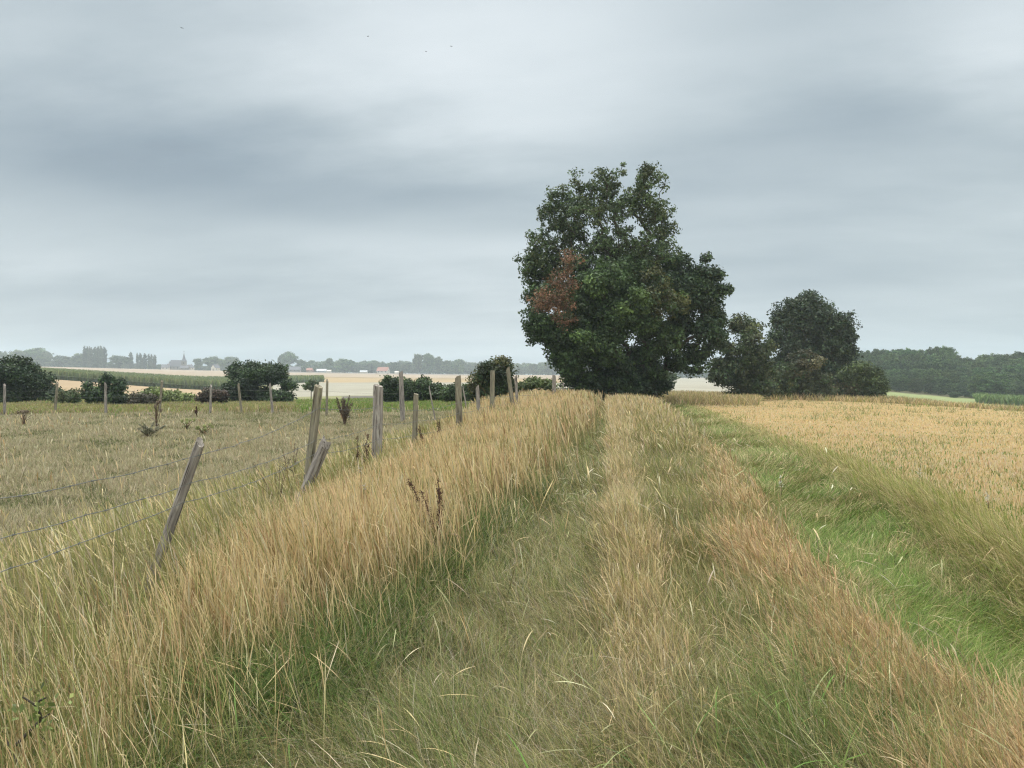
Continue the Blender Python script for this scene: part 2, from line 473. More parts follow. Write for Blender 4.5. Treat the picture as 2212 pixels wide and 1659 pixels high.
for k, (nm, lb) in NAMES.items():
    q = Qg[Kq == k].reshape(-1, 4)
    u, inv = np.unique(q, return_inverse=True)
    o = link(nm, quads(nm, VG[u], inv.reshape(q.shape)[:, ::-1], CG[u], True), M_GROUND)
    tag(o, lb, 'ground', kind='structure')

# ------------------------------------------------------------------ ribbons: grass blades, stalks, leaves of crops
def ribbons(P, L, th0, th1, az, w, cr, ct, k=3, prof=None, waz=None):
    """P (n,3) roots; th angles from the vertical at root and tip; az lean direction; returns V, Q, C"""
    n = len(P)
    t = np.linspace(0, 1, k + 1)
    if prof is None: prof = 1 - t ** 1.6 * 0.9
    th = th0[:, None] + (th1 - th0)[:, None] * ((t[:-1] + t[1:]) / 2)[None]
    ds = L[:, None] / k
    if k >= 4:      # some stems are snapped over
        kk = rng.integers(max(1, k // 2 - 1), k, n); kb = (rng.random(n) < .13) * rng.uniform(.5, 1.7, n)
        th = th + (np.arange(k)[None] >= kk[:, None]) * kb[:, None]
    hx = np.concatenate([np.zeros((n, 1)), np.cumsum(np.sin(th) * ds, 1)], 1)
    hz = np.concatenate([np.zeros((n, 1)), np.cumsum(np.cos(th) * ds, 1)], 1)
    ca, sa = np.cos(az)[:, None], np.sin(az)[:, None]
    sw = (rng.normal(0, .05, n) * L)[:, None] * np.sin(t * 3.0)[None]
    cx = P[:, 0:1] + hx * ca - sw * sa; cyy = P[:, 1:2] + hx * sa + sw * ca; cz = P[:, 2:3] + hz
    if waz is None: waz = az + math.pi / 2 + rng.normal(0, .9, n)
    ww = w[:, None] * np.asarray(prof)[None] * 0.5
    ox, oy = np.cos(waz)[:, None] * ww, np.sin(waz)[:, None] * ww
    V = np.stack([np.stack([cx - ox, cyy - oy, cz], -1), np.stack([cx + ox, cyy + oy, cz], -1)], 2).reshape(-1, 3)
    b = (np.arange(n) * 2 * (k + 1))[:, None] + (np.arange(k) * 2)[None]
    Q = np.stack([b, b + 1, b + 3, b + 2], -1).reshape(-1, 4)
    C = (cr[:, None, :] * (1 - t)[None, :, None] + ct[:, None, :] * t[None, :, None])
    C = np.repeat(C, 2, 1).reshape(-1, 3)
    return V, Q, C


def join(parts):
    V, Q, C = [], [], []; b = 0
    for v, q, c in parts:
        V.append(v); Q.append(q + b); C.append(c); b += len(v)
    return np.concatenate(V), np.concatenate(Q), np.concatenate(C)


def scatter(n, d0, d1, p=1.5, dref=3.0, mask=None, half=45, xr=None):
    """n trial points in the viewed sector, areal density falling as D^-p beyond dref"""
    n = int(n * QM); g = np.linspace(d0, d1, 4000)
    pdf = g * np.where(g < dref, 1.0, (dref / g) ** p)
    cdf = np.cumsum(pdf); cdf /= cdf[-1]
    D = np.interp(rng.random(n), cdf, g)
    A = np.radians(rng.uniform(-half, half, n))
    X = D * (np.cos(A) * HV[0] + np.sin(A) * RV[0]); Y = D * (np.cos(A) * HV[1] + np.sin(A) * RV[1])
    if mask is not None:
        k = rng.random(n) < mask(X, Y, D)
        X, Y, D = X[k], Y[k], D[k]
    return X, Y, D


def strip(X, a, b, s=0.12):
    return 1 / (1 + np.exp(-(X - a) / s)) * 1 / (1 + np.exp((X - b) / s))


def pal(cols, wts, n, jit=0.16):
    cols = np.array(cols); wts = np.asarray(wts, float)
    if wts.ndim == 1: i = rng.choice(len(cols), n, p=wts / wts.sum())
    else:
        wts = wts / wts.sum(1, keepdims=True); i = (rng.random(n)[:, None] > np.cumsum(wts, 1)).sum(1).clip(0, len(cols) - 1)
    c = cols[i] * (1 + rng.normal(0, jit, (n, 1))).clip(.45, 1.7)
    return (c * (1 + rng.normal(0, .04, (n, 3)))).clip(0.005, .9)


GOLD = (0.63, 0.485, 0.265); STRAW = (0.62, 0.50, 0.27); PALE = (0.64, 0.56, 0.37); RUST = (0.38, 0.25, 0.12)
OLIVE = (0.33, 0.31, 0.11); DUN = (0.37, 0.305, 0.175); GREEN = (0.13, 0.25, 0.045); DKGREEN = (0.075, 0.125, 0.03); LIME = (0.22, 0.33, 0.07); GREY = (0.46, 0.41, 0.28)
WIND = math.pi * 0.97     # stalks lean left, slightly away


def roots(X, Y): return np.stack([X, Y, ground_h(X, Y) - 0.01], -1)


def wpx(D, w0, k=0.00058): return np.maximum(w0 * .72, D * k)


STALK = [1, .85, .75, .65, 1.7, 1.9, .5]
QM = 2.2


def field_grass(name, label, layers, mat=None):
    V, Q, C = join(layers)
    o = link(name, quads(name, V, Q, C), mat or M_GRASS)
    tag(o, label, 'grass', kind='stuff')
    return o


def ml(X, Y, a=0.0):      # wobbling edge offset
    return (vnoise(Y, X * 0, 3.0, 3) - .5) * 0.5 + (vnoise(X, Y, 1.0, 4) - .5) * 0.3 + a


# --- tall dry bank left of the track
def thin(X, Y):
    Dp = X * HV[0] + Y * HV[1]; P = 1106 + F * (X * RV[0] + Y * RV[1]) / np.maximum(Dp, .1)
    a = np.exp(-((P - 325) / 50) ** 2 - ((Dp - 4.6) / 1.1) ** 2); b = np.exp(-((P - 650) / 50) ** 2 - ((Dp - 7.4) / 1.3) ** 2)
    return 1 - .88 * np.clip(a + b, 0, 1)


def bank_mask(X, Y, D):
    x = X + ml(X, Y)
    left = np.interp(Y, [1.5, 2.4, 3.4, 4.7, 6, 9, 12, 20], [-2.2, -2.2, -2.0, -2.4, -2.65, -3.1, -3.6, -3.5])
    right = np.interp(Y, [1.5, 3, 6, 9, 14, 35], [-1.75, -1.8, -1.6, -1.35, -1.2, -1.0])
    clump = 0.35 + 0.9 * vnoise(X, Y, 0.35, 8)
    return thin(X, Y) * np.interp(D, [2.2, 2.7, 3.6, 4.6], [1, .5, .55, 1]) * strip(x, left, right, 0.16) * clump * np.clip((44 - Y) / 4, 0, 1)


X, Y, D = scatter(640000, 1.3, 46, 1.45, 3, bank_mask); n = len(X)
pn = vnoise(X, Y, 1.6, 11)
goldness = np.clip((X + np.interp(Y, [3, 6, 10, 16], [2.5, 3.0, 3.5, 3.9])) / 0.7, 0, 1) * np.clip(.75 + (pn - .5), .25, 1) * np.interp(D, [2.0, 2.4, 2.9, 3.9, 4.6], [1.0, .15, .12, .5, 1])
hh = np.interp(Y, [2, 5, 10, 16, 26], [.58, .66, .72, .84, .98]) * (0.72 + 0.36 * vnoise(X, Y, 1.3, 12)) * (0.62 + 0.38 * np.clip((X + 3.5) / 1.2 + np.clip((Y - 14) / 6, 0, 1), 0, 1))
L = hh * rng.uniform(.55, 1.12, n)
w = pal([GOLD, STRAW, PALE, (.25, .26, .09), RUST], np.stack([goldness * 3.2, .5 + goldness * 1.2, .35 + 0 * pn, 1.9 * (1 - goldness), .25 + .3 * pn], 1), n)
root = w * np.array([0.45, 0.47, 0.32])  # moist brown stem feet, darkened further as painted shade inside the bank
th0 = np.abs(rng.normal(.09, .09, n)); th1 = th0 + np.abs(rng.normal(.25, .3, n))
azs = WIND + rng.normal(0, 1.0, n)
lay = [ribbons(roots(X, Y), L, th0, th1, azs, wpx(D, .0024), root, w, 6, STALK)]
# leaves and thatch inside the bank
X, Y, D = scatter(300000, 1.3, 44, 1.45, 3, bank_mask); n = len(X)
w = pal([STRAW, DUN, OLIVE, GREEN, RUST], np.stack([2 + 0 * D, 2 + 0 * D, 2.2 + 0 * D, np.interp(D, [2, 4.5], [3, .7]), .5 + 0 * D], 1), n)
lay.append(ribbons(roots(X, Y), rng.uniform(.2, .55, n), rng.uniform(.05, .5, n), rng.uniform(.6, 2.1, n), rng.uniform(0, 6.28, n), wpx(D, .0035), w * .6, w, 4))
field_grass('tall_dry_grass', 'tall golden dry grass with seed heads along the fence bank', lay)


# --- loose thin stalks between bank and pasture
def loose_mask(X, Y, D):
    x = X + ml(X, Y)
    return thin(X, Y) * strip(x, -5.0 + 0.3 * np.clip((Y - 6) / 6, 0, 1), -2.1 - 1.0 * np.clip((Y - 3.5) / 5, 0, 1), .3) * (.2 + .9 * vnoise(X, Y, .5, 21)) * np.clip((22 - Y) / 6, 0, 1)


X, Y, D = scatter(60000, 1.6, 24, 1.3, 3, loose_mask); n = len(X)
w = pal([STRAW, OLIVE, PALE, (.29, .29, .11)], [1.9, 2.2, .5, 1.5], n)
k = np.clip((X + 6.2) / 3.4, .2, .78)
azs = WIND + rng.normal(0, .6, n)
l1 = ribbons(roots(X, Y), rng.uniform(.25, .92, n) * k, np.abs(rng.normal(.22, .12, n)), np.abs(rng.normal(.55, .3, n)), azs, wpx(D, .0022), w * .65, w, 6, STALK)
X, Y, D = scatter(210000, 1.6, 24, 1.3, 3, loose_mask); n = len(X)
w = pal([(.17, .23, .06), OLIVE, DUN, DKGREEN, (.42, .37, .2)], [1.3, 2.2, 1.1, .7, 1.0], n)
l2 = ribbons(roots(X, Y), rng.uniform(.10, .34, n), rng.uniform(.1, .6, n), rng.uniform(.7, 2.0, n), rng.uniform(0, 6.28, n), wpx(D, .0035), w * .7, w, 4)
field_grass('wispy_grass', 'thin olive grass stalks leaning left beside the leaning posts', [l1, l2])


# --- pasture
def past_mask(X, Y, D):
    x = X + ml(X, Y)
    return (1 / (1 + np.exp((x + 3.4) / .3))) * (.5 + .55 * vnoise(X, Y, .7, 31))


X, Y, D = scatter(640000, 1.8, 35, 1.35, 3.5, past_mask); n = len(X)
g1 = vnoise(X, Y, 2.4, 32); g2 = vnoise(X, Y, .6, 33); g3 = vnoise(X, Y, 6, 34)
dry = np.clip((g1 * .7 + g2 * .5 + g3 * .35 - .50) * 3.2, 0, 1)
w = pal([(.54, .47, .30), (.43, .38, .24), (.34, .33, .16), (.17, .22, .06), (.10, .13, .04)], np.stack([.25 + 1.4 * dry, 1.1 + 1.1 * dry, 1.9 - .9 * dry, .6 - .5 * dry + (g2 < .33) * .8, .9 - .85 * dry + (g2 < .36) * 1.8], 1), n, .11)
L = (.035 + .12 * g2 ** 2 + .045 * dry) * rng.uniform(.5, 1.35, n)
l1 = ribbons(roots(X, Y), L, np.abs(rng.normal(.35, .3, n)), np.abs(rng.normal(.9, .5, n)), rng.uniform(0, 6.28, n), wpx(D, .003, .00075), w * .7, w, 3)
X, Y, D = scatter(3500, 2.5, 34, 1.2, 3.5, lambda X, Y, D: past_mask(X, Y, D) * (vnoise(X, Y, 2.4, 32) > .5)); n = len(X)
w = pal([STRAW, PALE, GOLD, RUST], [2, 1.4, .8, .5], n)
l2 = ribbons(roots(X, Y), rng.uniform(.14, .34, n), np.abs(rng.normal(.15, .1, n)), np.abs(rng.normal(.4, .2, n)), WIND + rng.normal(0, 1, n), wpx(D, .0017, .0006), w * .7, w, 6, STALK)
field_grass('pasture_grass', 'short tan and olive grass of the fenced pasture', [l1, l2])


# --- track: matted left rut, centre strip, mixed strip
def bank_edge(Y): return np.interp(Y, [1.5, 3, 6, 9, 14, 35], [-1.75, -1.8, -1.6, -1.35, -1.2, -1.0])


def rut_l(Y): return np.interp(Y, [1.5, 2.5, 3.3, 4.2, 5.4, 8.3, 14, 30, 45], [3.0, 2.6, 2.05, 1.55, 1.42, 1.62, 2.1, 2.7, 3.0])


def rut_r(Y): return np.interp(Y, [1.5, 3, 5.1, 8.3, 14, 30, 45], [2.5, 2.5, 2.8, 3.25, 3.6, 3.7, 3.7])


def sstep(x, s=.1): return 1 / (1 + np.exp(-np.clip(x / s, -30, 30)))


def track_mask(X, Y, D):
    x = X + ml(X, Y, 0) * .6
    return sstep(x - bank_edge(Y) + .15) * sstep(np.minimum(rut_l(Y), 2.0) - x + .05) * np.clip(-.1 + 1.5 * vnoise(X, Y, .32, 41), .04, 1) * np.clip((62 - Y) / 6, 0, 1)


X, Y, D = scatter(620000, 1.6, 62, 1.5, 3, track_mask); n = len(X)
x = X + ml(X, Y, 0) * .6
g1 = vnoise(X, Y, 1.1, 42); g2 = vnoise(X, Y, .45, 43); g3 = vnoise(X, Y, .8, 46)
farg = np.clip((Y - 14) / 14, 0, 1); nearg = np.clip((5.2 - Y) / 1.6, 0, 1)
centre = strip(x, .08, .40, .05) * (1 - .75 * nearg); mix = np.clip(sstep(x - .4, .06) * (1 - .45 * nearg), 0, 1); rut = 1 - np.clip(centre + mix, 0, 1)
edge = np.exp(-((x - bank_edge(Y) - .25) / .3) ** 2) * np.clip((13 - Y) / 5, 0, 1)
greenp = np.clip(np.exp(-((Y - 3.9) / .9) ** 2 - ((X - 1.05) / .3) ** 2) * 2.4 + np.exp(-((Y - 3.1) / .5) ** 2 - ((X - .9) / .5) ** 2) * 1.5 + np.exp(-((Y - 3.2) / .9) ** 2 - ((X + .75) / .3) ** 2) * 1.4, 0, 2.4)
dead = np.clip((g3 - .5) * 5, 0, 1.6) * (.5 + nearg)
wt = np.stack([.2 + 4.2 * centre + .15 * mix * g1 + 2 * farg * (centre + mix),
               .6 + .7 * centre + .7 * mix + dead,
               1.5 + .7 * rut + 1.7 * mix - 1.2 * centre,
               .5 * rut + 1.6 * rut * np.clip((Y - 9) / 6, 0, 1) + 1.2 * edge + 2.6 * greenp + .35 + .9 * (1 - g1) * (1 - farg) + 1.1 * mix * (1 - farg) - .3 * centre,
               .2 * rut + 1.7 * edge + .9 * greenp,
               .4 * g2 + .45 * rut * (1 - farg) + dead * .6], 1).clip(.02, None)
w = pal([STRAW, (.42, .34, .18), OLIVE, (.19, .25, .065), DKGREEN, GREY], wt, n, .2)
L = (rut * (.17 + .14 * g2) + centre * (.26 + .12 * g2 + .25 * farg) + mix * (.15 + .12 * g1 + .3 * farg) + edge * .10 + greenp * .05 + .03) * rng.uniform(.5, 1.35, n)
up = np.clip(centre + mix, 0, 1) * (1 - .5 * nearg)
th0 = np.abs(rng.normal(.6, .4, n)) * (1 - .65 * up) + .05; th1 = th0 + np.abs(rng.normal(1.0, .6, n)) * (1 - .4 * up)
flow = (vnoise(X, Y, 1.0, 44) - .5) * 7 + WIND
lay = [ribbons(roots(X, Y), L, th0, th1, flow + rng.normal(0, .9, n), wpx(D, .0036, .0007) * rng.uniform(.5, 1.4, n), w * .42, w, 4)]  # damp blade roots, tinted darker still to paint shade into the gaps
# seed stalks on the centre strips
X, Y, D = scatter(330000, 1.6, 60, 1.5, 3, lambda X, Y, D: track_mask(X, Y, D) * np.clip(strip(X + ml(X, Y) * .6, .07, .42, .05) + sstep(X - .4) * np.clip(.10 + (Y - 13) / 14, .10, 1), 0, 1) * np.clip((Y - 1.8) / 3.4, .12, 1)); n = len(X)
farg = np.clip((Y - 14) / 14, 0, 1); ce = strip(X, .05, .6, .12)
w = pal([STRAW, GOLD, PALE, DUN, OLIVE], np.stack([1.5 + ce, .4 + 1.1 * ce + 2.4 * farg, .5 + .6 * farg, 1.3 - ce * .5, 2.3 - 1.6 * ce - .8 * farg], 1).clip(.02, None), n)
lay.append(ribbons(roots(X, Y), (.20 + .16 * vnoise(X, Y, .8, 45) + .36 * farg) * rng.uniform(.6, 1.2, n), np.abs(rng.normal(.2, .15, n)),
                   np.abs(rng.normal(.6, .35, n)), WIND + rng.normal(0, 1.2, n), wpx(D, .0020), w * .65, w, 6, STALK))
# arching pale stems with long soft heads scattered over the near track and ruts
X, Y, D = scatter(1500, 1.7, 20, 1.2, 3, lambda X, Y, D: sstep(X - bank_edge(Y) + .2) * sstep(rut_r(Y) - X) * (vnoise(X, Y, .7, 47) > .45)); n = len(X)
w = pal([PALE, STRAW, GREY, (.36, .36, .18)], [.7, 1.5, 1.3, 1.5], n)
lay.append(ribbons(roots(X, Y), rng.uniform(.25, .55, n), rng.uniform(.15, .8, n), rng.uniform(1.0, 2.3, n), WIND + rng.normal(0, 1.3, n), wpx(D, .0017), w * .6, w, 10,
                   [1, .9, .8, .7, .7, .6, .6, 2.6, 3.0, 2.6, .8]))
field_grass('track_grass', 'matted olive and tan grass covering the farm track', lay)

# --- lush green tufts at the foot of the bank
def foot_mask(X, Y, D):
    return np.exp(-((X - bank_edge(Y) - .06) / .30) ** 2) * (.2 + 1.0 * (vnoise(X, Y, .9, 48) > .36)) * np.clip((14 - Y) / 7, 0, 1)


X, Y, D = scatter(560000, 1.6, 15, 1.3, 3, foot_mask); n = len(X)
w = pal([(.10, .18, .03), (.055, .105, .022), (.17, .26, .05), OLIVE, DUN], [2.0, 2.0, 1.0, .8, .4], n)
l1 = ribbons(roots(X, Y), rng.uniform(.16, .46, n), rng.uniform(.05, .6, n), rng.uniform(.7, 2.3, n), rng.uniform(0, 6.28, n), np.maximum(.0045, D * .0008) * rng.uniform(.5, 1.3, n), w * .28, w, 6)  # tuft bases coloured extra dark, shade between the leaves painted in
X, Y, D = scatter(9000, 1.6, 12, 1.3, 3, lambda X, Y, D: np.clip(foot_mask(X, Y, D) + .8 * np.exp(-((Y - 3.4) / .5) ** 2 - ((X - 1.0) / .3) ** 2) + .5 * np.exp(-((Y - 2.6) / .5) ** 2 - ((X - .7) / .7) ** 2), 0, 1)); n = len(X)
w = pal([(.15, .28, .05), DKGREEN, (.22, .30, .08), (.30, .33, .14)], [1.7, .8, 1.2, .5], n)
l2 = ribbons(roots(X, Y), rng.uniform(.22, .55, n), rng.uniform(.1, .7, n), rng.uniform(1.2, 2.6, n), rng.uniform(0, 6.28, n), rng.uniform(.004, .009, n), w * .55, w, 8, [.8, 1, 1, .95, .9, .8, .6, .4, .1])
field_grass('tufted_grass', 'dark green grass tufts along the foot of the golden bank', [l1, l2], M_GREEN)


# --- russet dry strip between the mixed strip and the green rut
def rust_mask(X, Y, D):
    x = X + ml(X, Y, 0) * .4
    wid = np.interp(Y, [2.5, 3.3, 4.2, 7, 12, 20], [1.3, .9, .42, .30, .22, .15])
    return (.25 + .75 * np.clip((vnoise(X, Y, .9, 55) - .3) * 4, 0, 1)) * sstep(x - rut_l(Y) + wid, .09) * sstep(rut_l(Y) - x + .05, .06) * (.4 + .8 * vnoise(X, Y, .35, 51)) * np.clip((20 - Y) / 12, 0, 1)


X, Y, D = scatter(950000, 1.4, 26, 1.4, 3, rust_mask); n = len(X)
w = pal([(0.56, 0.39, 0.205), STRAW, DUN, RUST, OLIVE], [3, 1.8, .9, .5, .8], n)
azs = WIND + rng.normal(0, .8, n)
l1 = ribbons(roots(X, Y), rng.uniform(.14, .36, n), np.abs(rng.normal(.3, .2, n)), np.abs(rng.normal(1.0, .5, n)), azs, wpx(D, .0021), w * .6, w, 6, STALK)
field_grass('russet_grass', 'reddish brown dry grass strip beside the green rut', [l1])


# --- bright green rut
def rut_mask(X, Y, D):
    x = X + ml(X, Y, 0) * .4
    x = X + (vnoise(X, Y, .7, 65) - .5) * .5
    return sstep(x - rut_l(Y), .14) * sstep(rut_r(Y) - x + .15, .14) * (.6 + .5 * vnoise(X, Y, .4, 61)) * np.clip((46 - Y) / 14, 0, 1)


X, Y, D = scatter(900000, 1.6, 46, 1.4, 3, rut_mask); n = len(X)
g5 = vnoise(X, Y, .55, 66); g1 = vnoise(X, Y, .9, 62); fg = np.clip((Y - 9) / 9, 0, 1)
w = pal([(.165, .27, .045), (.235, .34, .065), (.09, .15, .03), OLIVE, STRAW], np.stack([1.8 + 0 * g1, 1.5 * g1 + .2, .8 - .5 * g1, .6 + 1.8 * fg + (g5 > .56) * 1.5, .3 + 1.1 * fg + (g5 > .56) * 1.6], 1), n)
flow = (vnoise(X, Y, .9, 63) - .5) * 7
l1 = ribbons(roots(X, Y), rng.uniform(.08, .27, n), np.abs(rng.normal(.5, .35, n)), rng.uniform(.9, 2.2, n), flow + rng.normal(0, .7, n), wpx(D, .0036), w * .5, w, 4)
field_grass('rut_grass', 'lush bright green grass in the right wheel rut', [l1], M_GREEN)


# --- olive verge leaning over the rut
def verge_mask(X, Y, D):
    x = X + ml(X, Y, 0) * .5
    return sstep(x - rut_r(Y) - .05) * sstep(rut_r(Y) + np.interp(Y, [4, 10, 20], [.75, .6, .4]) - x, .16) * (.4 + .75 * vnoise(X, Y, .45, 71)) * np.clip((46 - Y) / 8, 0, 1)


X, Y, D = scatter(900000, 1.8, 46, 1.45, 3, verge_mask); n = len(X)
g1 = vnoise(X, Y, 1.0, 72); tall = np.clip(1 - np.abs(X - rut_r(Y) - .25) / .7, .25, 1)
fg = np.clip((Y - 8) / 12, 0, 1)
w = pal([(.37, .38, .12), STRAW, (0.46, 0.43, 0.16), (.21, .30, .06), DUN], np.stack([1.8 - fg * .5, 1.1 + 1.2 * g1 + 1.4 * fg, 1.7 + 0 * g1, 1.2 - .4 * g1, .4 + 0 * g1], 1).clip(.02, None), n)
L = (.18 + .34 * tall * (.6 + .5 * g1)) * rng.uniform(.55, 1.2, n) * (1 - .6 * fg)
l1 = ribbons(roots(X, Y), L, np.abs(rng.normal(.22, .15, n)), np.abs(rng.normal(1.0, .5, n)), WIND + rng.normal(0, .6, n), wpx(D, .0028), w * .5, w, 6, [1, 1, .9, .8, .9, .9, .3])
field_grass('verge_grass', 'long olive grass leaning over the green rut at the field edge', [l1])


# --- stubble
def stub_mask(X, Y, D):
    x = X + ml(X, Y, 0)
    c = (KLf(X, Y) == 1)
    return sstep(x - rut_r(Y) - .45, .16) * c * (.5 + .5 * vnoise(X, Y, .5, 81))


def KLf(X, Y):
    Dp = X * HV[0] + Y * HV[1]; R = X * RV[0] + Y * RV[1]
    return field_class(X, Y, 1106 + F * R / np.maximum(Dp, .1), Dp)


X, Y, D = scatter(760000, 3.0, 78, 1.4, 4, stub_mask); n = len(X)
# sown in rows along the track
row = 0.14; X = np.where(D < 30, np.round(X / row) * row + rng.normal(0, .022, n), X)
g1 = vnoise(X, Y, 2.0, 82); g2 = vnoise(X, Y, .6, 83); farf = np.clip((D - 14) / 14, 0, 1)
gr = np.clip((g2 * .7 + g1 * .5 - .55) * 2.5 + np.clip((rut_r(Y) + 2.2 - X) / 1.6, 0, 1) * .5, 0, 1) * (1 - .55 * farf)
g4 = vnoise(X, Y * .4, 7.0, 86)
w = pal([(0.67, 0.52, 0.28), (.66, .54, .32), (.68, .59, .41), (.52, .38, .21), GREEN, OLIVE], np.stack([.8 + 1.6 * farf * g4 * 1.6, 1.8 + 0 * g1, .9 + .8 * g4, .3 + .3 * g1, (1.9 * gr + .08) * (1 - .7 * farf), (1.6 * gr + .2) * (1 - .5 * farf)], 1), n, .08)
L = (.08 + .06 * g1) * rng.uniform(.6, 1.3, n) * (1 - .4 * farf)
l1 = ribbons(roots(X, Y), L, np.abs(rng.normal(.1, .12, n)), np.abs(rng.normal(.2, .25, n)), rng.uniform(0, 6.28, n), wpx(D, .0036, .0010), w * .86, w, 2, [1, .95, .8])
X, Y, D = scatter(60000, 4, 60, 1.2, 4, lambda X, Y, D: stub_mask(X, Y, D) * (vnoise(X, Y, 1.3, 85) > .62) * .8); n = len(X)
w = pal([GREEN, OLIVE, DKGREEN, (0.2, 0.26, 0.12)], [1, 1.4, .5, 1], n)
l2 = ribbons(roots(X, Y), rng.uniform(.12, .34, n), np.abs(rng.normal(.2, .2, n)), rng.uniform(.3, 1.3, n), rng.uniform(0, 6.28, n), wpx(D, .005), w * .7, w, 3)
o = field_grass('stubble', 'golden cereal stubble in rows on the right-hand field', [l1, l2]); o['category'] = 'stubble'


# --- rough grass round the tree feet and beyond the stubble edge, and green rough beyond the cross fence
def far_mask(X, Y, D):
    Dp = X * HV[0] + Y * HV[1]; P = 1106 + F * (X * RV[0] + Y * RV[1]) / np.maximum(Dp, .1)
    a = (P < 1290) * strip(Dp, 33.5, 66, 1.0) * (Y < 63)
    b = (P >= 1420) * (P < 1640) * strip(Dp, 44, 66, 1.2) * (X > 3)
    c = (P >= 1640) * strip(Dp, 61, 66, .8)
    return np.clip(a + b + c, 0, 1) * (.4 + .7 * vnoise(X, Y, 1.4, 91))


X, Y, D = scatter(420000, 32, 80, 1.0, 30, far_mask); n = len(X)
Dp = X * HV[0] + Y * HV[1]; P = 1106 + F * (X * RV[0] + Y * RV[1]) / Dp
g1 = vnoise(X, Y, 3, 92); gl = (P < 1180) * 1.0
wt = np.stack([1.5 * gl * (1 - .5 * g1) + .3, 1.2 * gl + .3, 1.0 * (1 - gl) + .3, .9 * (1 - gl) + .2 * gl + .3 * g1, 1.3 * (1 - gl) + .05], 1)
gl2 = ((P > 640) & (P < 1180)) * 1.0; wt[:, 0] *= .25 + .75 * gl2; wt[:, 1] *= .3 + .5 * gl2; wt[:, 2] += .9 * gl + .9 * gl * (1 - gl2); wt[:, 3] += 1.2 * gl * (1 - gl2); wt[:, 0] *= .5 + .5 * gl2
w = pal([GREEN, LIME, OLIVE, DUN, GOLD], wt, n)
L = np.where(gl > 0, .14 + .3 * g1 ** 2, .35 + .35 * g1) * rng.uniform(.5, 1.3, n)
l1 = ribbons(roots(X, Y), L, np.abs(rng.normal(.2, .2, n)), rng.uniform(.3, 1.2, n), rng.uniform(0, 6.28, n), wpx(D, .01, .0011), w * .7, w, 3)
o = field_grass('rough_grass', 'rough green and tan grass beyond the pasture fence and under the trees', [l1])

# --- maize standing in the valley (rows of tall leafy plants)
MZ = []
nm = 52000
Pm = rng.uniform(-180, 700, nm); Dm = 198 + 105 * rng.random(nm) ** 2.0
Dm = Dm + 12 * np.clip((300 - Pm) / 400, 0, 1)
keep = ~((Pm > 470) & (Dm < 198 + (Pm - 470) * .35)); Pm, Dm = Pm[keep], Dm[keep]; nm = len(Pm)
R_ = (Pm - 1106) / F * Dm; X = Dm * HV[0] + R_ * RV[0]; Y = Dm * HV[1] + R_ * RV[1]
P0 = roots(X, Y); Lz = rng.uniform(1.9, 2.5, nm)
w = pal([(0.075, 0.13, 0.04), (0.10, 0.17, 0.05)], [1, 1], nm); tp = pal([(0.30, 0.33, 0.14), (0.22, 0.28, 0.10)], [1, 1], nm)
MZ.append(ribbons(P0, Lz, np.zeros(nm), np.full(nm, .1), rng.uniform(0, 6.28, nm), np.full(nm, .30), w * .8, tp, 3, [.5, 1.1, 1.1, .5]))
MZ.append(ribbons(P0 + np.array([0, 0, .7]), Lz * .6, np.full(nm, .5), np.full(nm, 2.0), rng.uniform(0, 6.28, nm), np.full(nm, .28), w, tp, 3))
V, Q, C = join(MZ)
o = link('maize', quads('maize', V, Q, C), M_FAR); tag(o, 'dark green band of standing maize across the valley', 'maize', kind='stuff')

# ------------------------------------------------------------------ trees and bushes
def rhombs(Pc, nrm, s, c, asp=0.62):
    """leaf-shaped quads at Pc with normals nrm"""
    n = len(Pc)
    nrm = nrm / np.linalg.norm(nrm, axis=1, keepdims=True)
    r = rng.normal(size=(n, 3)); a = np.cross(nrm, r); a /= np.linalg.norm(a, axis=1, keepdims=True) + 1e-9
    b = np.cross(nrm, a); s = s[:, None]
    fold = nrm * s * .12
    V = np.stack([Pc - a * s, Pc - b * s * asp + fold, Pc + a * s, Pc + b * s * asp + fold], 1).reshape(-1, 3)
    return V, np.arange(n * 4).reshape(-1, 4), np.repeat(c, 4, 0)


def skeleton(root, nodes, r_leaf=0.012, trunk_h=1.0, trunk_pts=None):
    """connect cluster centres into a branching tree; returns mesh builder"""
    N = [np.array(root, float)]; par = [-1]
    for k, t in enumerate(trunk_pts if trunk_pts is not None else [np.array(root) + [0, 0, trunk_h * f] for f in (.35, .7, 1.0)]):
        N.append(np.array(t, float)); par.append(len(N) - 2)
    base = N[-1]
    order = np.argsort(np.linalg.norm(nodes - base, axis=1))
    start = max(1, len(N) - 3)
    for i in order:
        p = nodes[i]; arr = np.array(N[start:])
        d = np.linalg.norm(arr - p, axis=1) + 0.35 * np.linalg.norm(arr - base, axis=1)
        j = int(np.argmin(d)) + start
        seg = np.linalg.norm(N[j] - p)
        if seg > .5:
            mid = (N[j] + p) / 2 + rng.normal(0, .07 * seg, 3) + np.array([0, 0, .06 * seg])
            N.append(mid); par.append(j); j = len(N) - 1
        N.append(p.copy()); par.append(j)
    r = np.zeros(len(N)); cnt = np.zeros(len(N))
    for i in range(len(N) - 1, 0, -1):
        if r[i] == 0: r[i] = r_leaf ** 2.2
        r[par[i]] += r[i]
    r = r ** (1 / 2.2)
    return np.array(N), np.array(par), r


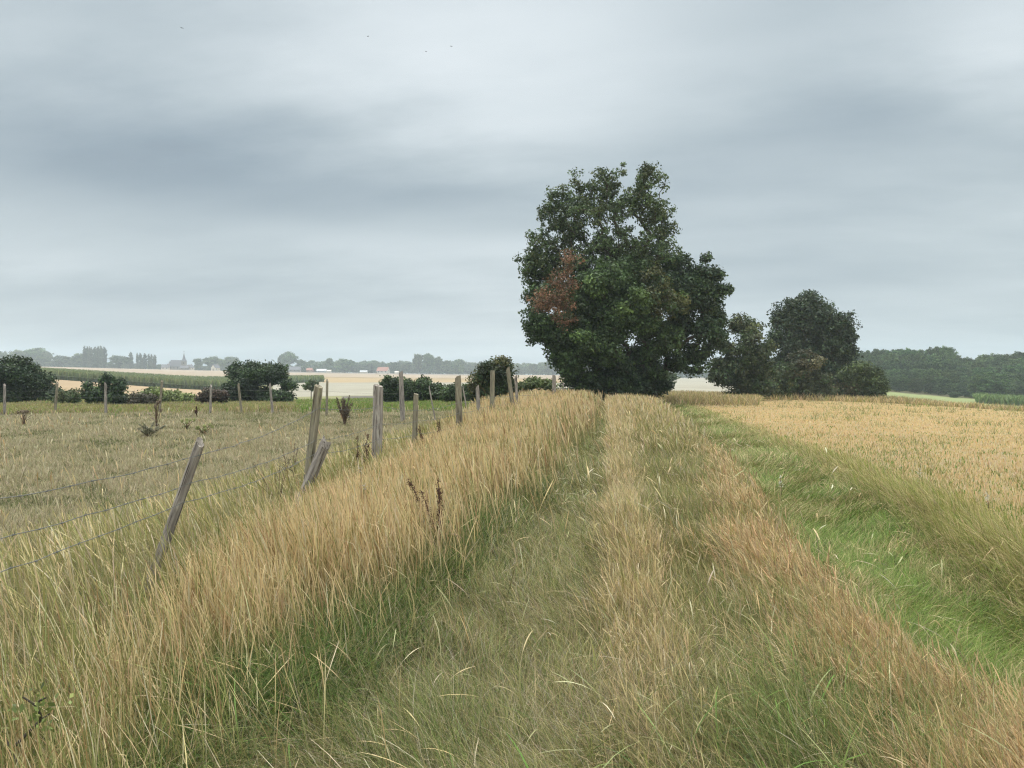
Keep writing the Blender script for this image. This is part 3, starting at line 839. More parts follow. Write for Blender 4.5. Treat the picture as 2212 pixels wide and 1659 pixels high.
def tube_edges(N, par, r, sides=5):
    i = np.arange(1, len(N)); A = N[par[i]]; B = N[i]
    ra = np.minimum(r[par[i]], r[i] * 1.5); rb = r[i]
    d = B - A; d /= np.linalg.norm(d, axis=1, keepdims=True) + 1e-9
    u = np.cross(d, np.array([.13, .9, .2])); u /= np.linalg.norm(u, axis=1, keepdims=True); v = np.cross(d, u)
    t = np.arange(sides) * 2 * math.pi / sides
    ring = np.cos(t)[None, :, None] * u[:, None] + np.sin(t)[None, :, None] * v[:, None]
    Va = A[:, None] + ring * ra[:, None, None]; Vb = B[:, None] + ring * rb[:, None, None]
    V = np.concatenate([Va, Vb], 1).reshape(-1, 3)
    b = (np.arange(len(i)) * 2 * sides)[:, None]; k = np.arange(sides)[None]; k2 = (k + 1) % sides
    Q = np.stack([b + k, b + k2, b + sides + k2, b + sides + k], -1).reshape(-1, 4)
    return V, Q


def foliage(cent, cc, rc, per, leaf, jit=.25, flat=.75, outward=None):
    n = len(cent) * per
    ci = np.repeat(np.arange(len(cent)), per)
    off = rng.normal(size=(n, 3)); off /= np.linalg.norm(off, axis=1, keepdims=True)
    off *= (rng.random(n) ** .45)[:, None] * rc[ci][:, None] * 1.25; off[:, 2] *= flat
    P = cent[ci] + off
    nr = off / (rc[ci][:, None] + 1e-6) + rng.normal(0, .75, (n, 3)) + np.array([0, 0, .5])
    c = (cc[ci] * (1 + rng.normal(0, jit, (n, 1))).clip(.35, 1.9)).clip(.004, .9)
    return rhombs(P, nr, leaf * rng.uniform(.6, 1.35, n), c)


def tree(name, label, cat, D, basepx, lobes, ncl, per, leaf, rc, cols, trunk_h=1.0, group=None, deep=.85, trunk_r=None, r_leaf=.012, extra=None, shell=.3, mat=None, sprig=.10, gaps=0.0, sub_r=(.28, .5)):
    """lobes: (cx, cy, rx, ry, weight, colour index or None, depth offset m) in frame px at depth D"""
    base = np.array(at(basepx, D)); base[2] -= 0.05
    C3, K, SZ, SV = [], [], [], []
    wts = np.array([l[2] * l[3] * l[4] for l in lobes]); cnts = np.maximum(1, (wts / wts.sum() * ncl).astype(int))
    for l, m_ in zip(lobes, cnts):
        c = np.array(at(l[0], D + l[6], y=l[1])); s = (D + l[6]) / F
        rx, ry = l[2] * s, l[3] * s
        ns = int(np.clip(m_ / 7, 3, 16)); sub = rng.normal(size=(ns, 3)); sub /= np.linalg.norm(sub, axis=1, keepdims=True); sub *= rng.uniform(.45, .85, (ns, 1))
        si = rng.integers(0, ns, m_); q = rng.normal(size=(m_, 3)); q /= np.linalg.norm(q, axis=1, keepdims=True)
        q = sub[si] + q * (rng.random(m_) ** shell)[:, None] * rng.uniform(*sub_r, ns)[si][:, None]
        out = rng.random(m_) < sprig; q[out] *= rng.uniform(1.05, 1.32, (out.sum(), 1)); SZ.append(np.where(out, .62, 1.0)); SV.append((1 + rng.normal(0, .2, ns)).clip(.6, 1.5)[si])
        P = c + np.outer(q[:, 0] * rx, [RV[0], RV[1], 0]) + np.outer(q[:, 1] * rx * deep, [HV[0], HV[1], 0]) + np.outer(q[:, 2] * ry, [0, 0, 1])
        C3.append(P)
        k = np.full(m_, -1 if l[5] is None else l[5]); k[rng.random(m_) < .35] = -1; K.append(k)
    P = np.concatenate(C3); K = np.concatenate(K)
    gz = ground_h(P[:, 0], P[:, 1]) + .12; P[:, 2] = np.maximum(P[:, 2], gz + rng.random(len(P)) * .2)
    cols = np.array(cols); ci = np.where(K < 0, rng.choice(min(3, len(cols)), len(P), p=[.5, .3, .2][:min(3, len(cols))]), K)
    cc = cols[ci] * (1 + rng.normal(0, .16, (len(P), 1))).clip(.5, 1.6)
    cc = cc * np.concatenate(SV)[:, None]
    rcs = rc * rng.uniform(.65, 1.35, len(P)) * np.concatenate(SZ)
    if gaps:
        kp = vnoise(P[:, 0] + P[:, 2] * .8, P[:, 1] * .6 + P[:, 2] * 1.1, .5, 77) > gaps * np.clip((P[:, 2] - 5.5) / 2.5, 0, 1)
        P, cc, rcs = P[kp], cc[kp], rcs[kp]
    root = empty(name, Vector(base)); tag(root, label, cat, group)
    N, par, r = skeleton(base, P, r_leaf, trunk_h)
    if trunk_r: r = np.minimum(r * (trunk_r / r[0]), trunk_r) if r[0] > 0 else r
    V, Q = tube_edges(N - base, par, np.maximum(r, r_leaf * .8))
    link('trunk', quads('trunk', V, Q, None, True), M_BARK, root)
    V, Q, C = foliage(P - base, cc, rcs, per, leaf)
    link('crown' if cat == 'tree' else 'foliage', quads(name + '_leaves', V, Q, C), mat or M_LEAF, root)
    if extra is not None: extra(root, base)
    return root


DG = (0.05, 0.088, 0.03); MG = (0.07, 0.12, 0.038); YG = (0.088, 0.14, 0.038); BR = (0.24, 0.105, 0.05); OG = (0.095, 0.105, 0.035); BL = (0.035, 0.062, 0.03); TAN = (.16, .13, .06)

_tree = tree


def tree(name, label, cat, D, basepx, *a, **k):     # every tree grows from its own seed
    global rng
    keep = rng; rng = np.random.default_rng(int(basepx * 7 + D * 13 + 5000))
    o = _tree(name, label, cat, D, basepx, *a, **k)
    rng = keep
    return o


# main group at the end of the track: tall ash behind, field maple in front, a dark one at right
DT = 42.0
ash = tree('ash_tree', 'tall airy ash tree rising behind the maple, sky showing through its top', 'tree', DT + 1.6, 1320, [
    (1302, 388, 34, 38, 1.0, None, 0), (1335, 440, 50, 34, .8, None, .4), (1262, 402, 26, 28, .6, None, 0), (1370, 420, 26, 30, .6, None, .3), (1255, 428, 36, 36, .8, None, .5), (1212, 412, 24, 32, .8, None, 0), (1190, 455, 34, 30, .8, None, 0), (1408, 398, 34, 36, 1.0, None, 0), (1240, 385, 12, 18, .4, None, 0),
    (1395, 455, 48, 42, .9, None, 0), (1436, 485, 32, 50, .9, None, .6), (1155, 560, 26, 26, .5, None, 0), (1140, 590, 22, 26, .5, None, 0), (1205, 490, 58, 50, .75, None, 0), (1290, 470, 80, 50, .55, None, 0),
    (1175, 560, 45, 60, 1.0, None, 0), (1160, 600, 36, 45, 1.0, None, 0), (1240, 570, 70, 60, .9, None, 0), (1330, 550, 90, 60, 1.2, None, 0),
    (1420, 560, 55, 60, 1.3, None, 0), (1300, 640, 130, 80, .5, None, 0)],
    1500, 34, .075, .31, [(0.075, 0.115, 0.042), (0.062, 0.10, 0.038), (0.10, 0.125, 0.046), (0.12, 0.12, 0.05)], 4.0, trunk_r=.28, r_leaf=.010, shell=.36, sprig=.2, gaps=.16, sub_r=(.45, .7))


def dead_part(root, base):
    P = []
    for (cx, cy, rx, ry, m_) in ((1218, 600, 26, 28, 34), (1196, 640, 36, 32, 46), (1222, 680, 24, 34, 34), (1165, 650, 20, 18, 18), (1235, 560, 14, 18, 12)):
        s = (DT - 2.6) / F; c = np.array(at(cx, DT - 2.6, y=cy)); q = rng.normal(size=(m_, 3)); q /= np.linalg.norm(q, axis=1, keepdims=True); q *= (rng.random(m_) ** .35)[:, None]
        P.append(c + np.outer(q[:, 0] * rx * s, [RV[0], RV[1], 0]) + np.outer(q[:, 1] * .7, [HV[0], HV[1], 0]) + np.outer(q[:, 2] * ry * s, [0, 0, 1]))
    P = np.concatenate(P); P = P + rng.normal(0, .16, P.shape); cc = np.array([(0.23, 0.12, 0.07), (0.16, 0.09, 0.05), (0.29, 0.17, 0.10), (0.09, .09, .04)])[rng.integers(0, 4, len(P))]
    V, Q, C = foliage(P - base, cc, rng.uniform(.16, .38, len(P)), 34, .055)
    o = link('dead_leaves', quads('dead_leaves', V, Q, C), M_LEAF, root); o['label'] = 'rust brown withered leaves on the left side'


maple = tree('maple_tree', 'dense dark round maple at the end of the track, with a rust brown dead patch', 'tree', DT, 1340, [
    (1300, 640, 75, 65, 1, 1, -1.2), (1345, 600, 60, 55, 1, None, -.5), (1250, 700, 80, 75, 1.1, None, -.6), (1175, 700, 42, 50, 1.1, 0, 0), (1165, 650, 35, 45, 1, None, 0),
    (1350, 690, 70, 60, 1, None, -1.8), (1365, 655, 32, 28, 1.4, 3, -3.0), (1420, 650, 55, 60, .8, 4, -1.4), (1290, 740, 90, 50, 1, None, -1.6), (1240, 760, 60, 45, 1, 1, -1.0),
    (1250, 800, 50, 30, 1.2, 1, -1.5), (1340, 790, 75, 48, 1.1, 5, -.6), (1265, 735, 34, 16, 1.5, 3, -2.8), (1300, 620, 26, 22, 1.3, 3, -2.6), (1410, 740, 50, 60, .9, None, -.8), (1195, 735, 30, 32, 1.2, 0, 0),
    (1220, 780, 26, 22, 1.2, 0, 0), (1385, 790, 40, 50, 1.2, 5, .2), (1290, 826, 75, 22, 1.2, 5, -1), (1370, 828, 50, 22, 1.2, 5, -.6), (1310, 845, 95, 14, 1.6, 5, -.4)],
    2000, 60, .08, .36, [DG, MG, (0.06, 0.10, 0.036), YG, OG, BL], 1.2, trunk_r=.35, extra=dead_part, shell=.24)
tree('oak_tree', 'blackish green tree leaning out to the right of the maple', 'tree', DT + .6, 1415, [
    (1465, 600, 45, 45, 1, None, 0), (1500, 650, 45, 60, 1, None, 0), (1535, 605, 24, 30, .8, None, 0), (1555, 618, 22, 22, .6, None, 0), (1552, 670, 24, 34, .8, None, 0),
    (1480, 720, 60, 55, 1, None, 0), (1535, 720, 32, 40, .8, None, 0), (1470, 775, 45, 28, .9, None, 0), (1500, 785, 30, 18, .6, None, 0), (1520, 560, 16, 16, .35, None, 0), (1525, 760, 26, 26, .4, None, 0), (1408, 836, 34, 16, 1.2, None, .2), (1425, 812, 26, 20, .8, None, .2)],
    620, 60, .085, .36, [BL, DG, (0.04, 0.066, 0.03)], 1.8, trunk_r=.2, shell=.3)

# right-hand group beside the stubble
D2 = 66.0
tree('thorn_tree', 'small ragged dark thorn tree just right of the big tree group', 'tree', 56, 1600, [
    (1605, 715, 34, 26, 1, 3, 0), (1570, 740, 30, 28, .7, None, 0), (1635, 705, 18, 14, .5, None, 0), (1610, 760, 50, 34, .9, None, 0), (1590, 800, 50, 32, 1.2, None, 0), (1645, 750, 26, 28, .5, None, 0),
    (1560, 800, 30, 24, .9, None, 0), (1610, 835, 60, 24, 1.2, None, 0), (1640, 800, 34, 36, 1, None, 0)],
    520, 50, .10, .42, [(0.055, 0.078, 0.035), DG, (0.075, 0.09, 0.04), (0.10, 0.12, 0.045)], 1.2, trunk_r=.2, shell=.3)
tree('maple_tree', 'tall dark domed tree standing at the back of the right-hand clump', 'tree', D2 + 3, 1765, [
    (1740, 665, 50, 36, 1, None, 0), (1700, 690, 36, 40, 1, None, 0), (1780, 690, 46, 40, 1, None, 0), (1820, 715, 32, 34, 1, None, 0), (1690, 735, 34, 34, 1, None, 0), (1745, 740, 70, 50, 1, None, 0),
    (1825, 760, 32, 34, .7, None, 0), (1760, 790, 80, 45, 1, None, 0), (1840, 790, 34, 26, 1, None, 0), (1690, 790, 26, 36, .8, None, 0), (1760, 830, 90, 30, 1, None, 0), (1755, 700, 55, 45, 1.3, None, 0), (1770, 765, 70, 45, 1.2, None, 0)],
    1300, 54, .12, .48, [BL, (0.042, 0.068, 0.03), (0.05, 0.082, 0.034)], 2.0, trunk_r=.32, shell=.34, sub_r=(.4, .6), sprig=.06)
tree('hawthorn', 'brownish hawthorn with rusty leaves at the front of the right-hand clump', 'tree', D2 - 4, 1735, [
    (1735, 790, 48, 32, 1, 3, 0), (1725, 820, 60, 40, 1, None, 0), (1770, 830, 34, 34, 1, None, 0), (1690, 835, 34, 30, 1, None, 0), (1750, 775, 30, 18, 1, 3, 0)],
    420, 50, .10, .42, [(0.056, 0.078, 0.033), (0.07, 0.085, 0.038), DG, (0.09, 0.085, 0.04)], .8, trunk_r=.12)
tree('green_shrub', 'yellowish green shrub sloping down at the right end of the clump', 'shrub', D2 - 2, 1850, [
    (1845, 810, 32, 34, 1, 1, 0), (1870, 835, 36, 30, 1, None, 0), (1900, 838, 20, 26, 1, None, 0), (1825, 845, 30, 22, 1, 3, 0), (1890, 810, 14, 16, .8, 1, 0)],
    400, 50, .10, .42, [(0.05, 0.08, 0.03), (0.08, 0.115, 0.038), DG, (0.09, 0.085, 0.04)], .6, trunk_r=.1)
tree('shrub', 'low green shrub at the foot of the dark domed tree', 'shrub', D2 - 5, 1668, [
    (1668, 822, 30, 30, 1, None, 0), (1690, 845, 34, 18, 1, None, 0)], 170, 50, .10, .36, [(0.07, 0.10, 0.04), MG, OG], .5, trunk_r=.08)
tree('shrub', 'small bluish green bush in the gap under the big tree', 'shrub', 95, 1443, [
    (1443, 822, 18, 15, 1, None, 0), (1436, 834, 16, 10, 1, None, 0)], 90, 40, .16, .45, [MG, DG, (0.07, 0.1, .05)], .5, trunk_r=.08)

# bushes beyond the pasture, left to right
tree('bush', 'big dark green bush at the left edge behind the fence', 'bush', 50, 50, [
    (30, 815, 60, 32, 1, None, 0), (75, 820, 34, 30, 1, None, 0), (40, 845, 70, 34, 1, None, 0), (95, 855, 28, 24, 1, None, 0), (-30, 830, 60, 46, 1, None, 0), (40, 790, 30, 14, .9, 1, 0)],
    620, 50, .085, .38, [BL, (0.05, 0.08, 0.03), DG], .8, trunk_r=.15)
tree('bush', 'low grey green bush between the first two posts of the back fence', 'bush', 45, 145, [
    (140, 862, 20, 16, 1, None, 0), (160, 858, 16, 14, 1, None, 0), (125, 868, 14, 12, 1, None, 0)], 130, 40, .07, .28, [(0.10, 0.12, 0.05), MG, (0.13, 0.14, 0.06)], .4, trunk_r=.05)
tree('bush', 'ragged dark bush with upright shoots behind the third back fence post', 'bush', 44, 225, [
    (205, 858, 24, 20, 1, None, 0), (235, 850, 26, 26, 1, None, 0), (190, 838, 8, 16, .8, None, 0), (232, 823, 9, 15, .8, None, 0), (256, 836, 12, 12, .8, None, 0), (255, 862, 22, 16, 1, None, 0)],
    260, 44, .075, .28, [BL, DG, MG], .5, trunk_r=.06)
tree('shrub', 'low brownish grey shrub left of the fourth back fence post', 'shrub', 44, 310, [
    (300, 862, 22, 13, 1, None, 0), (325, 866, 18, 11, 1, None, 0)], 150, 40, .06, .24, [(0.10, 0.085, 0.06), (0.08, 0.085, 0.045), (0.12, 0.10, 0.07)], .4, trunk_r=.05)
tree('bracken_patch', 'yellow green leafy growth on the slope before the golden field', 'bush', 52, 385, [
    (345, 853, 24, 11, 1, None, 0), (385, 860, 30, 12, 1, None, 0), (415, 868, 24, 8, 1, None, 0), (320, 846, 20, 6, 1, None, 0), (165, 858, 14, 8, .8, None, 0), (360, 870, 40, 8, 1, None, 0)],
    330, 40, .08, .3, [(0.17, 0.22, 0.07), (0.24, 0.28, 0.10), (0.13, 0.18, 0.06)], .3, trunk_r=.03)
tree('shrub', 'purplish brown shrub just left of the domed bush', 'shrub', 44, 455, [
    (445, 862, 20, 12, 1, None, 0), (470, 856, 18, 12, 1, None, 0), (455, 850, 14, 10, .8, None, 0)], 170, 40, .06, .24, [(0.085, 0.06, 0.045), (0.06, 0.06, 0.035), (0.11, 0.08, 0.06)], .4, trunk_r=.05)
tree('bush', 'broad domed dark green bush standing alone beyond the pasture', 'bush', 56, 555, [
    (555, 805, 50, 24, 1, None, 0), (520, 812, 36, 26, 1, None, 0), (595, 812, 32, 24, 1, None, 0), (550, 835, 70, 28, 1.1, None, 0), (612, 832, 18, 16, .6, None, 0), (550, 856, 66, 16, 1, None, 0), (500, 845, 18, 14, 1, None, 0)],
    720, 50, .08, .36, [BL, (0.045, 0.075, 0.03), DG], .8, trunk_r=.15)
tree('bush', 'low dark bush hugging the right foot of the domed bush', 'bush', 54, 612, [
    (600, 856, 24, 12, 1, None, 0), (620, 858, 18, 9, 1, None, 0), (632, 835, 8, 8, .6, None, 0)], 130, 40, .075, .26, [DG, MG, BL], .4, trunk_r=.05)
tree('bush', 'small round bush alone at the edge of the pale field', 'bush', 82, 672, [
    (672, 834, 12, 9, 1, None, 0), (668, 828, 6, 6, .7, None, 0)], 70, 40, .12, .3, [(0.10, 0.12, 0.06), MG, DG], .4, trunk_r=.05)
tree('bush', 'dark green bush behind the tall grey fence post', 'bush', 48, 855, [
    (850, 838, 24, 22, 1, None, 0), (840, 850, 18, 16, 1, None, 0), (862, 850, 20, 16, 1, None, 0)], 240, 46, .075, .3, [DG, MG, BL], .5, trunk_r=.06)
tree('bush', 'bushy green hedge clump between the two tallest near posts', 'bush', 47, 910, [
    (890, 842, 22, 20, 1, None, 0), (918, 838, 24, 18, 1, None, 0), (940, 850, 22, 16, 1, None, 0), (905, 854, 40, 12, 1, None, 0), (880, 828, 8, 10, .7, None, 0)],
    330, 46, .075, .3, [(0.06, 0.09, 0.04), MG, DG], .5, trunk_r=.06)
tree('bush', 'low dark bush half hidden by the pale round-topped post', 'bush', 44, 985, [
    (965, 855, 16, 12, 1, None, 0), (985, 846, 16, 14, 1, None, 0), (1010, 850, 18, 14, 1, None, 0)], 180, 44, .07, .28, [(0.06, 0.085, 0.035), MG, DG], .4, trunk_r=.05)
sp = tree('thorn_bush', 'tall spiky olive thorn bush behind the leaning posts', 'bush', 30, 1062, [
    (1062, 810, 36, 30, 1, None, 0), (1040, 830, 26, 26, 1, 3, 0), (1090, 825, 26, 34, 1, None, 0), (1065, 850, 46, 22, 1, None, 0), (1075, 790, 26, 14, 1, 3, 0)],
    420, 52, .045, .24, [(0.055, 0.07, 0.03), DG, BL, (0.12, 0.12, 0.045)], .5, trunk_r=.06)
n = 150
b0 = np.array(sp.location); a_ = rng.uniform(0, 6.28, n); u_ = rng.uniform(.1, .75, n)
Ps = np.stack([np.cos(a_) * u_, np.sin(a_) * u_, np.full(n, 1.15) - u_ * .55 + rng.normal(0, .05, n)], -1)
wc = pal([(0.16, 0.15, 0.06), (0.2, 0.12, 0.06), (0.10, 0.11, 0.045)], [2, 1, 2], n)
V, Q, C = ribbons(Ps, rng.uniform(.15, .5, n), rng.uniform(.1, .9, n), rng.uniform(.3, 1.8, n), a_, np.full(n, .026), wc * .7, wc, 4)
link('shoot', quads('shoot', V, Q, C), M_LEAF, sp)
tree('bramble', 'low leafy bramble between the thorn bush and the big tree', 'bush', 32, 1155, [
    (1150, 828, 30, 8, 1, None, 0), (1178, 830, 18, 7, 1, None, 0), (1150, 822, 6, 8, .6, None, 0), (1130, 834, 22, 8, 1, None, 0), (1195, 833, 12, 6, .8, None, 0)], 130, 36, .05, .2, [(0.10, 0.14, 0.05), (0.14, 0.17, 0.06), MG], .3, trunk_r=.02)

# ------------------------------------------------------------------ distant trees: prototypes and copies
def proto(kind, seed, lobes, ncl, per, leaf, rc, cols):
    global rng
    keep = rng; rng = np.random.default_rng(seed)
    C3 = []
    wts = np.array([l[3] * l[4] for l in lobes]); cn = np.maximum(2, (wts / wts.sum() * ncl).astype(int))
    for (x, y, z, r, h), m_ in zip(lobes, cn):
        q = rng.normal(size=(m_, 3)); q /= np.linalg.norm(q, axis=1, keepdims=True); q *= (rng.random(m_) ** .25)[:, None]
        C3.append(np.array([x, y, z]) + q * np.array([r, r, h]))
    P = np.concatenate(C3); P[:, 2] = np.maximum(P[:, 2], .06)
    cols = np.array(cols); cc = cols[rng.integers(0, len(cols), len(P))] * (1 + rng.normal(0, .2, (len(P), 1))).clip(.5, 1.6)
    root = bpy.data.objects.new(kind, None); col.objects.link(root)
    N, par, r = skeleton(np.zeros(3), P, .003, .18); r = np.maximum(r * (.022 / r[0]), .0015)
    V, Q = tube_edges(N, par, r, 4); link('trunk', quads('trunk', V, Q, None, True), M_BARK, root)
    V, Q, C = foliage(P, cc, rc * rng.uniform(.7, 1.3, len(P)), per, leaf)
    link('crown', quads('crown_leaves', V, Q, C), M_FAR, root)
    rng = keep
    return root


FC = [(0.045, 0.08, 0.03), (0.075, 0.125, 0.045), (0.105, 0.16, 0.055)]
PR = []
for s_ in range(5):
    r_ = np.random.default_rng(100 + s_)
    lob = [(r_.uniform(-.18, .18), r_.uniform(-.18, .18), r_.uniform(.45, .8), r_.uniform(.16, .24), r_.uniform(.14, .2)) for _ in range(9)]
    lob += [(r_.uniform(-.2, .2), r_.uniform(-.2, .2), .3, .26, .2), (0, 0, .16, .26, .14), (0, 0, .62, .28, .3)]
    PR.append(proto('broadleaf_tree', 100 + s_, lob, 260, 34, .026, .065, FC))
POP = [proto('poplar_tree', 130 + s_, [(0, 0, .3, .10, .26), (0, 0, .6, .11, .3), (.02, 0, .82, .06, .16), (-.02, .01, .2, .09, .16)], 150, 30, .022, .045, [(0.05, 0.075, 0.035), (0.06, 0.085, 0.04)]) for s_ in range(2)]
CON = proto('conifer_tree', 140, [(0, 0, .15, .22, .12), (0, 0, .35, .17, .14), (0, 0, .55, .12, .14), (0, 0, .75, .07, .14), (0, 0, .9, .03, .1)], 130, 28, .03, .05, [(0.03, 0.05, 0.03)])
WPR = []
for s_ in range(4):
    r_ = np.random.default_rng(200 + s_)
    lob = [(r_.uniform(-.2, .2), r_.uniform(-.2, .2), r_.uniform(.35, .84), r_.uniform(.12, .2), r_.uniform(.10, .15)) for _ in range(13)]
    lob += [(0, 0, .25, .30, .2), (0, 0, .14, .28, .12), (0, 0, .62, .30, .30), (.1, -.08, .8, .2, .16), (-.1, .08, .78, .2, .16)]
    WPR.append(proto('woodland_tree', 200 + s_, lob, 620, 46, .015, .042, [(0.042, 0.08, 0.026), (0.06, 0.112, 0.035), (0.085, 0.145, 0.045)]))
used = set()


def put(P, px, D, top_y, wid_px, label, group, cat='tree'):
    b = at(px, D); h = (EYE + (YH - top_y) * D / F) - b.z
    if P.name in used: o = copy_tree(P)
    else: o = P; used.add(P.name)
    o.location = b; wx = wid_px * D / F / .68
    if cat == 'poplar': wx = wid_px * D / F / .24
    o.scale = (wx, wx, h); o.rotation_euler = (0, 0, random.uniform(0, 6.28))
    tag(o, label, 'tree', group)
    return o


DV = 800
GV = 'distant trees round the village'
for (px, ty, wd, lb, dd) in (
        (4, 757, 22, 'hazy round tree cut by the left edge of the photo, on the skyline', 0), (36, 753, 40, 'broad hazy tree, second from the left edge on the skyline', 20), (80, 749, 52, 'tallest rounded hazy tree on the far left skyline', 40),
        (100, 757, 26, 'hazy shoulder tree right of the tallest left skyline tree', 30), (89, 765, 26, 'darker round tree before the tallest left skyline tree', -30),
        (133, 767, 40, 'low broad hazy tree left of the big poplar row', 0), (168, 761, 30, 'hazy tree touching the left end of the big poplar row', 0), (257, 767, 42, 'wide pale green tree between the two poplar rows', -20),
        (346, 786, 14, 'low dark tree left of the church roof', 0), (429, 772, 20, 'dark pointed tree just right of the church spire', -10), (458, 769, 34, 'round tree behind the white gabled house', 10),
        (478, 773, 22, 'slender round tree right of the white gabled house', 30), (497, 768, 34, 'rounded tree left of the domed bush, on the skyline', 0),
        (622, 757, 34, 'tallest pale tree right of the domed bush, with a stacked crown', 0), (610, 763, 16, 'narrow crown at the left of the tallest pale tree', 10), (652, 776, 26, 'lower shoulder tree right of the tallest pale tree', 0),
        (684, 791, 14, 'small round tree beside the red shed', -30), (711, 771, 20, 'lollipop shaped tree standing above the far wood', 0), (745, 774, 38, 'broad round tree before the far wood, left of the conifer', -20),
        (902, 761, 25, 'pale tree, left of the twin high crowns behind the near posts', 0), (927, 761, 27, 'pale tree, right of the twin high crowns behind the near posts', 0), (948, 768, 20, 'rounded tree right of the twin high crowns', 10),
        (966, 776, 24, 'hazy tree behind the pale round-topped post', 0), (990, 773, 26, 'dark round tree right of the pale round-topped post', -20), (850, 781, 26, 'dark tree left of the smoke', -20), (875, 783, 24, 'grey green tree behind the smoke', -10),
        (1185, 777, 20, 'pale tree right of the thorn bush in the far wood', 20)):
    put(random.choice(PR), px, DV + dd, ty, wd, lb, None)
for i, (px, ty, wd) in enumerate(((183, 747, 8), (189, 748, 6), (193, 748, 6), (198, 750, 7), (204, 749, 9), (213, 748, 9), (219, 747, 9), (227, 749, 9), (208, 757, 9))):
    put(random.choice(POP), px, DV - 5 + random.uniform(-8, 8), ty, wd, 'tall slim poplar in the close row of big poplars on the left skyline', 'row of big poplars', 'poplar')
put(POP[1], 283, DV, 760, 9, 'single poplar standing just left of the shorter poplar row', None, 'poplar')
for i, (px, ty, wd) in enumerate(((297, 762, 6), (304, 762, 7), (314, 763, 8), (322, 764, 6), (327, 765, 6), (334, 766, 8), (309, 772, 8))):
    put(random.choice(POP), px, DV + random.uniform(-8, 8), ty, wd, 'slim poplar in the shorter row left of the church', 'row of shorter poplars', 'poplar')
put(CON, 803, DV - 10, 785, 10, 'small dark conifer before the far wood, left of the red roofed house', None)
x = -260
while x < 662:      # low trees filling the village skyline
    put(random.choice(PR), x, DV + 60 + random.uniform(-20, 60), (789 if x > 330 else 783 - 2 * (x < 160)) + random.uniform(-2, 3), random.uniform(16, 28), 'low hazy tree filling the skyline between the taller village trees', 'low trees of the village skyline')
    x += random.uniform(11, 17)
x = 655
while x < 1330:     # far wood across the middle
    for rr in (0, 1):
        put(random.choice(PR), x + rr * 5, DV + 60 + rr * 70 + random.uniform(-15, 15), 779 + 5 * (1 - rr) + random.uniform(-3, 4) + (3 if x > 1020 else 0), random.uniform(20, 32), 'hazy blue green tree packed into the far wood behind the pale fields', 'far wood')
    x += random.uniform(9, 15)
x = 1400
while x < 1660:
    put(random.choice(PR), x, 640 + random.uniform(-15, 15), 797 + random.uniform(-3, 4), random.uniform(18, 28), 'hazy tree of the far tree line seen in the gap right of the big tree', 'tree line in the gap')
    x += random.uniform(12, 18)

# wood on the right
sky_line = ([1820, 1862, 1934, 1980, 2040, 2064, 2104, 2130, 2160, 2212, 2500], [752, 751, 748, 749, 744, 762, 769, 761, 757, 757, 752])
for row_, (dd, drop, sp_, wd) in enumerate(((262, 0, 26, 44), (246, 10, 26, 40), (230, 26, 27, 38), (214, 44, 28, 36), (202, 62, 28, 32))):
    x = 1815 + row_ * 7
    while x < 2480:
        ty = np.interp(x, *sky_line) + drop + random.uniform(-2, 5)
        if not (row_ >= 3 and x < 1890):
            put(random.choice(WPR), x, dd + random.uniform(-5, 5) - (x - 1900) * .02, ty, wd * random.uniform(1.0, 1.4), 'broadleaf tree packed in the dense hazy wood on the right', 'wood on the right')
        x += sp_ * random.uniform(.75, 1.25)
put(WPR[0], 2040, 250, 743, 40, 'rounded crown rising highest above the right-hand wood', None)
put(WPR[1], 2146, 188, 801, 66, 'large pale grey green tree standing out before the right-hand wood', None)
put(WPR[2], 2108, 190, 806, 30, 'smaller pale tree left of the large pale one before the wood', None)
put(WPR[3], 2063, 188, 847, 22, 'low shrubby tree at the foot of the right-hand wood', None)
# low green crop strip at the foot of the wood
n = 9000; Pm = rng.uniform(2110, 2480, n); Dm = rng.uniform(150, 172, n)
R_ = (Pm - 1106) / F * Dm; X = Dm * HV[0] + R_ * RV[0]; Y = Dm * HV[1] + R_ * RV[1]
w = pal([(0.16, 0.2, 0.07), (0.12, 0.17, 0.06)], [1, 1], n)
V, Q, C = ribbons(roots(X, Y), rng.uniform(1.6, 2.3, n), rng.uniform(0, .3, n), rng.uniform(.4, 1.2, n), rng.uniform(0, 6.28, n), np.full(n, .3), w * .8, w, 3)
o = link('maize', quads('maize_strip', V, Q, C), M_FAR); tag(o, 'light green crop strip before the right-hand wood', 'maize', kind='stuff')

# ------------------------------------------------------------------ village buildings
M_WALLW = plain_mat('pale_render', (0.62, 0.58, 0.50)); M_WALLB = plain_mat('brick', (0.30, 0.20, 0.15)); M_SLATE = plain_mat('slate', (0.11, 0.11, 0.125))
M_TILE = plain_mat('red_tile', (0.33, 0.15, 0.11)); M_STONE = plain_mat('church_stone', (0.22, 0.20, 0.18)); M_GLASS = plain_mat('window_glass', (0.04, 0.045, 0.05), 0.2); M_ZINC = plain_mat('zinc_sheet', (0.42, 0.45, 0.47), .5)
M_TIMB = plain_mat('timber_door', (0.12, 0.09, 0.06))


